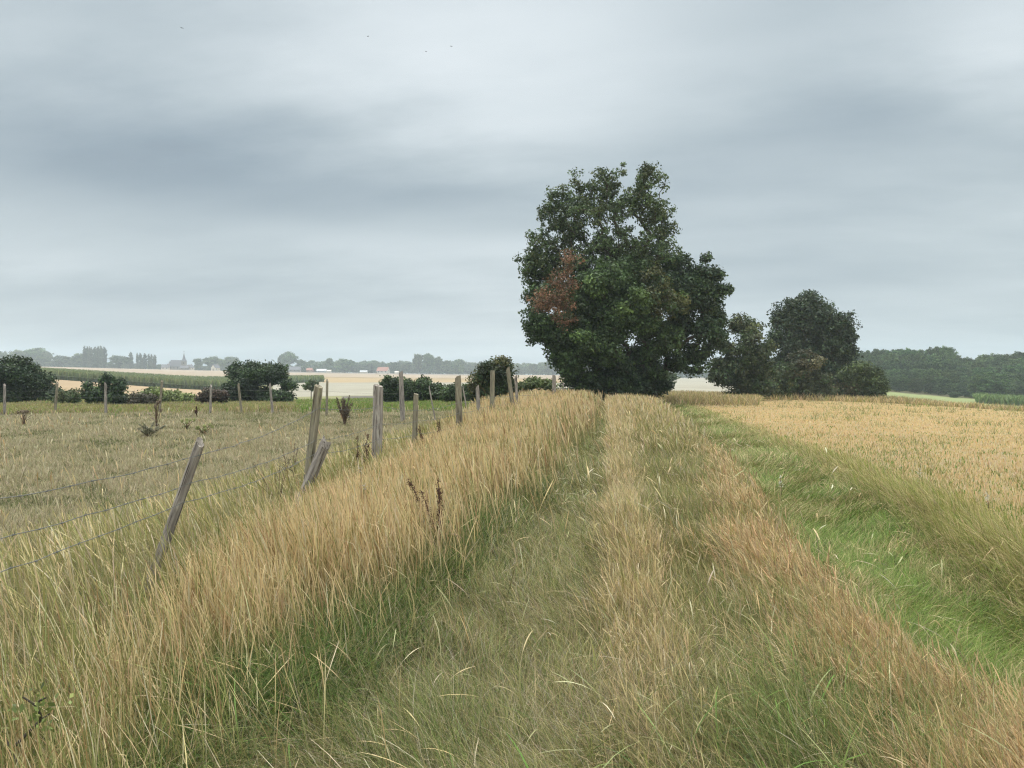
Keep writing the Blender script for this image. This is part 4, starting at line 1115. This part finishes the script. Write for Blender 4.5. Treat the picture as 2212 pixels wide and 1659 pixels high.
def gable(name, label, px, D, w, d, hw, hr, rot, mw, mr, cat='house'):
    """house of width w (ridge direction), depth d, wall height hw, ridge height hr"""
    o = empty(name, at(px, D)); o.rotation_euler = (0, 0, YAW + math.radians(rot)); tag(o, label, cat)
    b = MB(); x, y = w / 2, d / 2
    b.add([(-x, -y, -.5), (x, -y, -.5), (x, y, -.5), (-x, y, -.5), (-x, -y, hw), (x, -y, hw), (x, y, hw), (-x, y, hw), (-x, 0, hr), (x, 0, hr)],
          [(0, 1, 5, 4), (2, 3, 7, 6), (1, 2, 6, 9, 5), (3, 0, 4, 8, 7)])
    link('wall', b.mesh('wall'), mw, o)
    r = MB(); e = .35; t = .18
    for s in (-1, 1):
        sl = (hr - hw) / y
        p = [(-x - e, s * (y + e), hw - sl * e + .03), (x + e, s * (y + e), hw - sl * e + .03), (x + e, 0, hr + .03), (-x - e, 0, hr + .03)]
        r.add(p + [(a, b_, c + t) for a, b_, c in p], [(0, 1, 2, 3), (4, 7, 6, 5), (0, 4, 5, 1), (1, 5, 6, 2), (3, 2, 6, 7), (0, 3, 7, 4)])
    link('roof', r.mesh('roof'), mr, o)
    nwin = max(1, int(w // 3.2))
    for i in range(nwin):
        wx = -x + (i + .5) * w / nwin; g = MB(); g.box(wx - .45, wx + .45, -y - .06, -y + .02, 1.0, min(hw - .3, 2.2)); link('window', g.mesh('window'), M_GLASS, o)
    g = MB(); g.box(x - .02, x + .06, -.45, .45, hw - .4, hw + .7); link('window', g.mesh('window'), M_GLASS, o)
    g = MB(); g.box(-x - .06, -x + .02, -.5, .5, 0, 2.0); link('door', g.mesh('door'), M_TIMB, o)
    if cat == 'house':
        c = MB(); c.box(x - 1.2, x - .6, -.3, .3, hr - .5, hr + .9); link('chimney', c.mesh('chimney'), M_WALLB, o)
    return o


ch = empty('church', at(382, 790)); ch.rotation_euler = (0, 0, YAW + math.radians(8)); tag(ch, 'grey village church with a steep nave roof and pointed spire', 'church')
b = MB(); b.add([(-7, -4, -.5), (5, -4, -.5), (5, 4, -.5), (-7, 4, -.5), (-7, -4, 4), (5, -4, 4), (5, 4, 4), (-7, 4, 4), (-7, 0, 9.8), (5, 0, 9.8)], [(0, 1, 5, 4), (2, 3, 7, 6), (1, 2, 6, 9, 5), (3, 0, 4, 8, 7)])
b.box(-10.5, -7.02, -2.6, 2.6, -.5, 3.4)
link('nave', b.mesh('nave'), M_STONE, ch)
r = MB()
for s in (-1, 1):
    p = [(-7.3, s * 4.5, 3.4), (5.2, s * 4.5, 3.4), (5.2, 0, 9.95), (-5.6, 0, 9.95)]
    r.add(p + [(a, b_, c + .2) for a, b_, c in p], [(0, 1, 2, 3), (4, 7, 6, 5), (0, 4, 5, 1), (1, 5, 6, 2), (3, 2, 6, 7), (0, 3, 7, 4)])
r.add([(-10.8, -2.9, 3.42), (-7.1, -2.9, 3.42), (-7.1, 2.9, 3.42), (-10.8, 2.9, 3.42), (-7.1, 0, 6.6), (-9.4, 0, 6.2)], [(0, 1, 4, 5), (2, 3, 5, 4), (3, 0, 5), (1, 2, 4)])
link('roof', r.mesh('roof'), M_SLATE, ch)
for i in range(3):
    g = MB(); g.box(-5.4 + 3.4 * i, -4.6 + 3.4 * i, -4.08, -3.95, 1.4, 3.2); link('window', g.mesh('window'), M_GLASS, ch)
tw = MB(); tw.box(5.03, 9.2, -2.1, 2.1, -.5, 8.8); tower = link('tower', tw.mesh('tower'), M_STONE, ch)
s_ = MB(); s_.add([(4.6, -2.5, 8.82), (9.6, -2.5, 8.82), (9.6, 2.5, 8.82), (4.6, 2.5, 8.82), (5.9, -1.2, 11.2), (8.3, -1.2, 11.2), (8.3, 1.2, 11.2), (5.9, 1.2, 11.2), (7.1, 0, 17.6)],
                  [(0, 3, 2, 1), (0, 1, 5, 4), (1, 2, 6, 5), (2, 3, 7, 6), (3, 0, 4, 7), (4, 5, 8), (5, 6, 8), (6, 7, 8), (7, 4, 8)])
spi = link('spire', s_.mesh('spire'), M_SLATE, ch)
c = MB(); c.box(7.0, 7.2, -.1, .1, 17.3, 20.0); c.box(6.5, 7.7, -.08, .08, 18.8, 19.0); link('cross', c.mesh('cross'), M_SLATE, spi)
g = MB(); g.box(6.6, 7.6, -2.17, -2.05, 6.2, 7.8); link('window', g.mesh('window'), M_GLASS, tower)
gable('house', 'pale low house left of the church', 358, 780, 7, 6, 2.4, 5.2, 10, M_WALLW, M_SLATE)
gable('house', 'small pale gabled house right of the church tower', 411, 775, 5, 6, 2.6, 5.4, 70, M_WALLW, M_SLATE)
gable('house', 'white gabled house standing alone among the skyline trees', 466, 770, 9, 4.6, 3.0, 6.0, 80, M_WALLW, M_SLATE)
gable('house', 'low dark roofed house right of the church', 400, 772, 8, 6, 2.0, 4.4, 0, M_STONE, M_SLATE)
gable('barn', 'long dark roofed barn below the tallest pale tree', 634, 775, 14, 8, 2.2, 5.2, 5, M_STONE, M_SLATE, 'barn')
gable('shed', 'low shed with a red roof beside the small round tree', 671, 770, 7, 5, 2.0, 4.0, 0, M_WALLB, M_TILE, 'shed')
gable('shed', 'long pale grey metal roofed shed at the field edge', 695, 765, 9, 5, 1.6, 3.2, 0, M_ZINC, M_ZINC, 'shed')
gable('shed', 'tiny white shed right of the grey metal shed', 711, 762, 4, 3, 1.4, 2.4, 0, M_WALLW, M_WALLW, 'shed')
gable('house', 'red roofed house with a pale gable near the far wood', 828, 770, 11, 7, 2.6, 6.0, -12, M_WALLW, M_TILE)
gable('shed', 'low pale shed left of the conifer', 786, 768, 7, 4, 1.4, 2.4, 0, M_WALLW, M_ZINC, 'shed')
gable('shed', 'small white shed right of the red roofed house', 857, 760, 3.4, 3, 1.3, 2.3, 0, M_WALLW, M_WALLW, 'shed')

# ------------------------------------------------------------------ fences
def post_mesh(name, L, r, seed, flat=.8, topcut=.05, rings=16, sides=12, taper=.9, splits=2, ragged=0.0):
    """weathered timber post in its own frame, z along its length, with grooves and a worn top"""
    rr = random.Random(seed)
    ph = [rr.uniform(0, 6.28) for _ in range(splits)]; V = []; fs = []
    for i in range(rings + 1):
        t = i / rings; z = t * L
        for k in range(sides):
            a = 2 * math.pi * k / sides
            sq = 1 / max(abs(math.cos(a)), abs(math.sin(a))); rad = r * (.55 + .45 * min(sq, 1.22)) * (1 - (1 - taper) * t)
            rad *= 1 + .05 * math.sin(5 * a + z * 3 + seed) + .035 * rr.uniform(-1, 1)
            for p in ph:
                dlt = abs((a - p - .12 * math.sin(z * 4) + math.pi) % (2 * math.pi) - math.pi)
                if dlt < .34: rad *= 1 - .30 * (1 - dlt / .34) * (.5 + .5 * t)
            zz = z
            if i == rings: zz += topcut * math.cos(a - 1) + ragged * rr.uniform(-1, .3)
            elif i == rings - 1: zz += topcut * .5 * math.cos(a - 1)
            if i == rings: rad *= .93
            V.append((rad * math.cos(a), rad * math.sin(a) * flat, zz))
    for i in range(rings):
        for k in range(sides):
            fs.append((i * sides + k, i * sides + (k + 1) % sides, (i + 1) * sides + (k + 1) % sides, (i + 1) * sides + k))
    V.append((0, 0, L - .02)); top = len(V) - 1; b = rings * sides
    for k in range(sides): fs.append((b + k, b + (k + 1) % sides, top))
    me = bpy.data.meshes.new(name); me.from_pydata(V, [], fs); me.update()
    return me


def post(px_t, y_t, px_b, D, wpx_, mat, seed, parent=None, label=None, lean_d=0.0, name='post', **kw):
    """post whose top is seen at (px_t, y_t); foot stands on the ground at column px_b"""
    foot = at(px_b, D); top = at(px_t, D + lean_d, y=y_t)
    foot_s = foot - (top - foot).normalized() * .12
    v = top - foot_s; L = v.length
    o = link(name, post_mesh(name, L, wpx_ * D / F / 2 * 1.0, seed, **kw), mat)
    q = v.to_track_quat('Z', 'Y'); o.rotation_mode = 'QUATERNION'; o.rotation_quaternion = q
    if parent is not None:
        o.parent = parent; o.location = foot_s - parent.location
    else: o.location = foot_s
    if label: o['label'] = label
    return foot_s, v


def wire(name, pts, rad, parent, barbs=True, sag=.04, label=None, wig=.006):
    b = MB(); P = []
    for i in range(len(pts) - 1):
        A, B = Vector(pts[i]), Vector(pts[i + 1]); L = (B - A).length; m_ = max(6, int(L / .16))
        for k in range(m_ + (i == len(pts) - 2)):
            t = k / m_; p = A.lerp(B, t); p.z -= sag * 4 * t * (1 - t) * min(1.4, L / 3.3)
            p += Vector((random.uniform(-1, 1), random.uniform(-1, 1), random.uniform(-1, 1))) * wig
            P.append(p)
    b.tube([p - parent.location for p in P], rad, 5)
    if barbs:
        acc = 0
        for i in range(len(P) - 1):
            seg = (P[i + 1] - P[i]); acc += seg.length
            if acc > .125 and P[i].length < 26:
                acc = 0; d = seg.normalized(); c = P[i] - parent.location
                for k in range(2):
                    u = Vector((random.gauss(0, 1), random.gauss(0, 1), random.gauss(0, 1))); u = (u - d * u.dot(d)).normalized() * .017
                    b.tube([c - u, c + u], [.0009, .0009], 3)
                b.tube([c - d * .007, c + d * .007], rad * 1.9, 5)
    o = link(name, b.mesh(name), M_WIRE, parent)
    if label: o['label'] = label
    return o


fen = empty('barbed_wire_fence', at(322, 5.6)); tag(fen, 'old barbed wire fence with leaning grey posts along the grassy bank', 'fence')
specs = [  # top px, top y, foot px, depth, width px, material, seed, label, extra
    (-620, 1010, -640, 2.9, 44, M_WOOD, 1, 'grey post outside the left edge', {}),
    (432, 955, 316, 5.6, 26, M_WOOD, 2, 'grey cracked post leaning right, nearest the camera', dict(topcut=.03, splits=3)),
    (688, 834, 656, 8.8, 22, M_WOODG, 3, 'tall post with yellow lichen leaning right', dict(taper=1.0, topcut=.02)),
    (817, 833, 812, 11.6, 23, M_WOOD, 4, 'thick split grey post', dict(topcut=.02, splits=2, flat=1)),
    (899, 851, 893, 13.2, 15, M_WOODG, 5, 'short slim post', dict(topcut=.01)),
    (989, 814, 994, 15.6, 20, M_WOODY, 6, 'pale post with a rounded worn top', dict(topcut=.03, taper=.86)),
    (1031, 836, 1038, 18.2, 11, M_WOOD, 7, 'short grey post', {}),
    (1064, 800, 1062, 19.5, 14, M_WOODG, 8, 'straight greenish post', dict(topcut=.0, splits=1)),
    (1097, 796, 1114, 21.5, 12, M_WOODG, 9, 'mossy post leaning left', {}),
    (1114, 813, 1120, 23.0, 8, M_WOOD, 10, 'thin grey post', {}),
    (1197, 812, 1197, 31.0, 9, M_WOOD, 11, 'distant dark post left of the big tree', {}),
    (1216, 829, 1217, 35.0, 6, M_WOOD, 12, 'last short post before the big tree', {})]
PB = []
for (tx, ty, fx, D_, w_, mt, sd_, lb, kw) in specs:
    PB.append(post(tx, ty, fx, D_, w_, mt, sd_, fen, lb, **kw))
WZ = [(1010 if i == 0 else None) for i in range(len(PB))]


def on_post(pb, z):
    f_, v_ = pb; gz = float(ground_h(f_.x, f_.y)); t = (gz + z - f_.z) / v_.z; t = min(t, .97)
    p = f_ + v_ * t; return p + Vector((.045, -.03, 0))


for j, zz in enumerate(((.95, 1.0, 1.20, 1.12, 1.0, 1.05, .98, 1.02, .98, .95, .95, .8), (.72, .80, .83, .85, .82, .84, .8, .8, .8, .75, .75, .6), (.50, .66, .67, .62, .6, .6, .6, .6, .55, .55, .5, .45))):
    wire('barbed_wire', [on_post(pb, z) for pb, z in zip(PB, zz)], .0029, fen, True, .05)
post(706, 950, 634, 8.45, 29, M_WOOD, 21, None, None, name='broken_post', ragged=.12, splits=3, taper=.95, topcut=.05)
tag(bpy.data.objects['broken_post'], 'broken splintered grey post leaning right, behind the tall lichen post', 'post')
f, v = post(927, 836, 942, 24, 4, M_WOOD, 22, None, None, name='stake'); tag(bpy.data.objects['stake'], 'thin dark stake leaning left before the hedge clump', 'stake')
f, v = post(1000, 838, 1018, 20, 4, M_WOOD, 23, None, None, name='stake'); tag(bpy.data.objects['stake.001'], 'thin dark stake leaning left beside the pale round-topped post', 'stake')

cf = empty('wire_fence', at(350, 32)); tag(cf, 'thin wire fence with slim posts along the far side of the pasture', 'fence')
cs = [(-240, 832, -240, 31, 6), (-110, 830, -112, 31, 6), (10, 831, 9, 31.5, 6), (124, 827, 118, 32.5, 6), (228, 828, 228, 31, 6), (350, 823, 344, 31, 6), (456, 833, 454, 30.5, 7), (515, 830, 522, 31.5, 6.5), (583, 830, 589, 31, 6.5), (707, 821, 705, 29, 7), (866, 805, 870, 25, 14)]
CBp = []
for i, (tx, ty, fx, D_, w_) in enumerate(cs):
    CBp.append(post(tx, ty, fx, D_, w_, M_WOODY if i % 2 else M_WOOD, 40 + i, cf, 'thick split corner post' if i == len(cs) - 1 else None, rings=8, sides=8))
for zz in (.45, .7, .95):
    wire('wire', [on_post(pb, zz) for pb in CBp], .0022, cf, False, .03, wig=.003)

# ------------------------------------------------------------------ single weeds
def blobs(b, c, r, n, s, cols):
    for _ in range(n):
        o = Vector((random.gauss(0, r), random.gauss(0, r), random.gauss(0, r * 1.2))) + c
        u = Vector((random.gauss(0, 1), random.gauss(0, 1), random.gauss(0, 1))).normalized() * s
        w_ = u.cross(Vector((random.gauss(0, 1), random.gauss(0, 1), random.gauss(0, 1)))).normalized() * s * .7; k = u.cross(w_).normalized() * s * .6
        b.add([o - u, o + w_, o + u, o - w_, o + k, o - k], [(0, 1, 4), (1, 2, 4), (2, 3, 4), (3, 0, 4), (1, 0, 5), (2, 1, 5), (3, 2, 5), (0, 3, 5)], random.choice(cols))


def weed(name, label, px, D, h, nst, cat, cols, spread=.35, dens=26, bs=.006, head=False, leaves=0, lcol=(.1, .11, .05), lean=(0, 0)):
    o = empty(name, at(px, D)); tag(o, label, cat)
    st = MB(); sd_ = MB()
    for k in range(nst):
        a = random.uniform(0, 6.28); q = random.uniform(.1, 1) * spread * h; hh_ = h * random.uniform(.6, 1)
        pts = [Vector((lean[0] * t * t + math.cos(a) * q * t ** 1.4, lean[1] * t * t + math.sin(a) * q * t ** 1.4, hh_ * t)) for t in (0, .3, .6, .85, 1)]
        st.tube(pts, [.006 * max(1, D / 9), .005 * max(1, D / 9), .004 * max(1, D / 9), .003 * max(1, D / 9), .002 * max(1, D / 9)], 4)
        for i in range(dens):
            t = random.uniform(.5, 1.0) if not head else random.uniform(.93, 1.02)
            j = min(3, int(t * 4)); p = pts[0].lerp(pts[-1], t); p = Vector((lean[0] * t * t + math.cos(a) * q * t ** 1.4, lean[1] * t * t + math.sin(a) * q * t ** 1.4, hh_ * t))
            blobs(sd_, p, .016 * (1.3 - t) * (1 if not head else 1.5) + .004, 3, bs * max(1, D / 9), cols)
    link('stem', st.mesh('stem'), M_STEM, o); link('seed_head', sd_.mesh('seed_head'), M_LEAF, o)
    if leaves:
        n_ = leaves; P_ = np.stack([rng.normal(0, .08 * h, n_), rng.normal(0, .08 * h, n_), rng.uniform(.02, .55 * h, n_)], -1); w_ = pal([lcol], [1], n_)
        V_, Q_, C_ = ribbons(P_, rng.uniform(.12, .3, n_) * max(1, h), rng.uniform(.4, 1.2, n_), rng.uniform(1.2, 2.2, n_), rng.uniform(0, 6.28, n_), np.full(n_, .035), w_ * .8, w_, 4, [.3, 1, 1.1, .8, .1])
        link('leaf', quads('leaf', V_, Q_, C_), M_LEAF, o)
    return o


DOCK = [(0.085, 0.032, 0.02), (0.12, 0.05, 0.03), (0.06, 0.025, 0.018)]
weed('dock_plant', 'dark rust brown dock seed spike at the bank edge of the track', 945, 6.3, .78, 4, 'plant', DOCK, .22, 60, .007, lean=(-.14, 0), leaves=14, lcol=(.16, .12, .06))
weed('dock_plant', 'brown dried dock among the grass left of the thick split post', 775, 11.2, .72, 5, 'plant', DOCK, .38, 36, .007, leaves=8, lcol=(.12, .1, .05))
weed('dock_plant', 'dark brown dock heads just right of the short slim post', 925, 13.0, .82, 6, 'plant', DOCK, .35, 34, .006)
weed('dock_plant', 'brown dock heads between the short slim post and the pale post', 955, 14.2, .82, 4, 'plant', DOCK, .3, 30, .006)
weed('dock_plant', 'reddish dock stalks at the foot of the back fence, left of its fifth post', 425, 29, .45, 4, 'plant', DOCK, .3, 20, .006)
TH = [(0.22, 0.17, 0.11), (0.14, 0.10, 0.07), (0.32, 0.26, 0.17)]
weed('thistle', 'dead brown thistle in the pasture near the left edge', 52, 23.5, .62, 6, 'plant', TH, .4, 14, .010, head=True, leaves=12, lcol=(.15, .11, .07))
weed('thistle', 'dead thistle with pale heads before the fourth back fence post', 336, 22.5, .85, 7, 'plant', TH, .3, 14, .011, head=True, leaves=14, lcol=(.16, .12, .08))
weed('weed', 'low pale leafy weed clump below the dead thistle in the pasture', 320, 19.5, .38, 10, 'plant', [(0.30, 0.29, 0.20), (0.2, 0.2, 0.12)], 1.2, 12, .012, leaves=46, lcol=(.18, .18, .10))
weed('weed', 'yellow green flowering weed, left of the pair in the pasture', 402, 22, .30, 6, 'plant', [(0.33, 0.36, 0.14)], .8, 16, .012, head=True, leaves=10, lcol=(.2, .24, .09))
weed('weed', 'yellow green flowering weed, right of the pair in the pasture', 440, 20.5, .30, 8, 'plant', [(0.33, 0.36, 0.14)], .9, 16, .012, head=True, leaves=10, lcol=(.2, .24, .09))
weed('dead_shrub', 'dead twiggy brown shrub in front of the green meadow', 744, 23.5, .95, 26, 'shrub', [(0.13, 0.10, 0.07), (0.18, 0.14, 0.10)], .28, 16, .008, leaves=26, lcol=(.12, .10, .065))
weed('burdock', 'dark burr stalk standing between the second post and the pasture', 628, 9.8, .72, 3, 'plant', TH, .2, 12, .008, leaves=6, lcol=(.13, .12, .07))
weed('burdock', 'burr heads on thin stems left of the broken post', 600, 8.8, .62, 5, 'plant', [(0.12, 0.11, 0.06), (0.18, 0.15, 0.09)], .6, 4, .009, head=True)
weed('yarrow', 'dried white flower head in the tall grass above the dock', 782, 6.6, .86, 2, 'plant', [(0.55, 0.50, 0.38), (0.4, 0.33, 0.22)], .1, 8, .008, head=True)
for (px_, D_, h_, lb) in ((2140, 8.2, .42, 'white flower spike in the verge at the right edge'), (1985, 9.5, .5, 'white flower spike in the verge, left of the one at the edge'), (1690, 10.5, .45, 'pale seed head standing over the green rut')):
    weed('wildflower', lb, px_, D_, h_, 1, 'flower', [(0.65, 0.63, 0.52)], .1, 10, .009)
# bramble leaves at the bottom left corner
o = tree('bramble', 'small yellow green bramble sprig at the bottom left corner', 'bush', 2.6, 45, [(60, 1560, 50, 60, 1, None, 0), (20, 1590, 60, 50, 1, None, 0)], 16, 8, .012, .07,
         [(0.17, 0.19, 0.06), (0.12, 0.16, 0.045), (0.2, 0.19, 0.07)], .1, trunk_r=.006, r_leaf=.002)

# ------------------------------------------------------------------ smoke and birds
def volume_mat(name, color, dens, aniso=0.0):
    m, T = new_mat(name)
    v = T.n('ShaderNodeVolumePrincipled'); v.inputs['Color'].default_value = (*color, 1); v.inputs['Density'].default_value = dens; v.inputs['Anisotropy'].default_value = aniso
    o = T.n('ShaderNodeOutputMaterial'); T.l(v.outputs[0], o.inputs['Volume'])
    return m


M_BIRD = plain_mat('dark_feathers', (0.02, 0.02, 0.022))
for i, (px_, y_, lb) in enumerate(((921, 115, 'small dark bird flying, lowest of the ones near the top centre'), (796, 83, 'small dark bird flying, left of the ones near the top centre'), (975, 104, 'small dark bird flying, rightmost near the top centre'), (397, 65, 'small dark bird flying alone at the upper left'))):
    p = at(px_, 120, y=y_); b = MB()
    b.tube([(-.13, 0, 0), (-.06, 0, .005), (.03, 0, 0), (.12, 0, -.005), (.19, 0, 0)], [.008, .03, .036, .02, .012], 6)
    for s in (-1, 1):
        z1 = .05 + .04 * (i % 2)
        b.add([(-.05, 0, .02), (.05, 0, .02), (.05, s * .13, z1), (-.03, s * .14, z1 + .01), (.10, s * .27, .03), (.06, s * .13, z1 - .015), (0, 0, 0)], [(0, 1, 2, 3), (3, 2, 4), (6, 5, 2, 1), (3, 4, 5, 6, 0)])
    o = link('bird', b.mesh('bird'), M_BIRD, None, p); o.rotation_euler = (.2, .1, .6 * i + .3); tag(o, lb, 'bird', 'birds in the sky')

# haze round the camera and the whole scene
hb = MB(); hb.box(-1700, 1700, -1700, 1700, -9.0, 60)
haze = link('haze', hb.mesh('haze'), volume_mat('haze_air', (0.78, 0.90, 0.98), 0.00045, 0.0)); tag(haze, 'thin bluish summer haze filling the air', 'haze', kind='stuff')
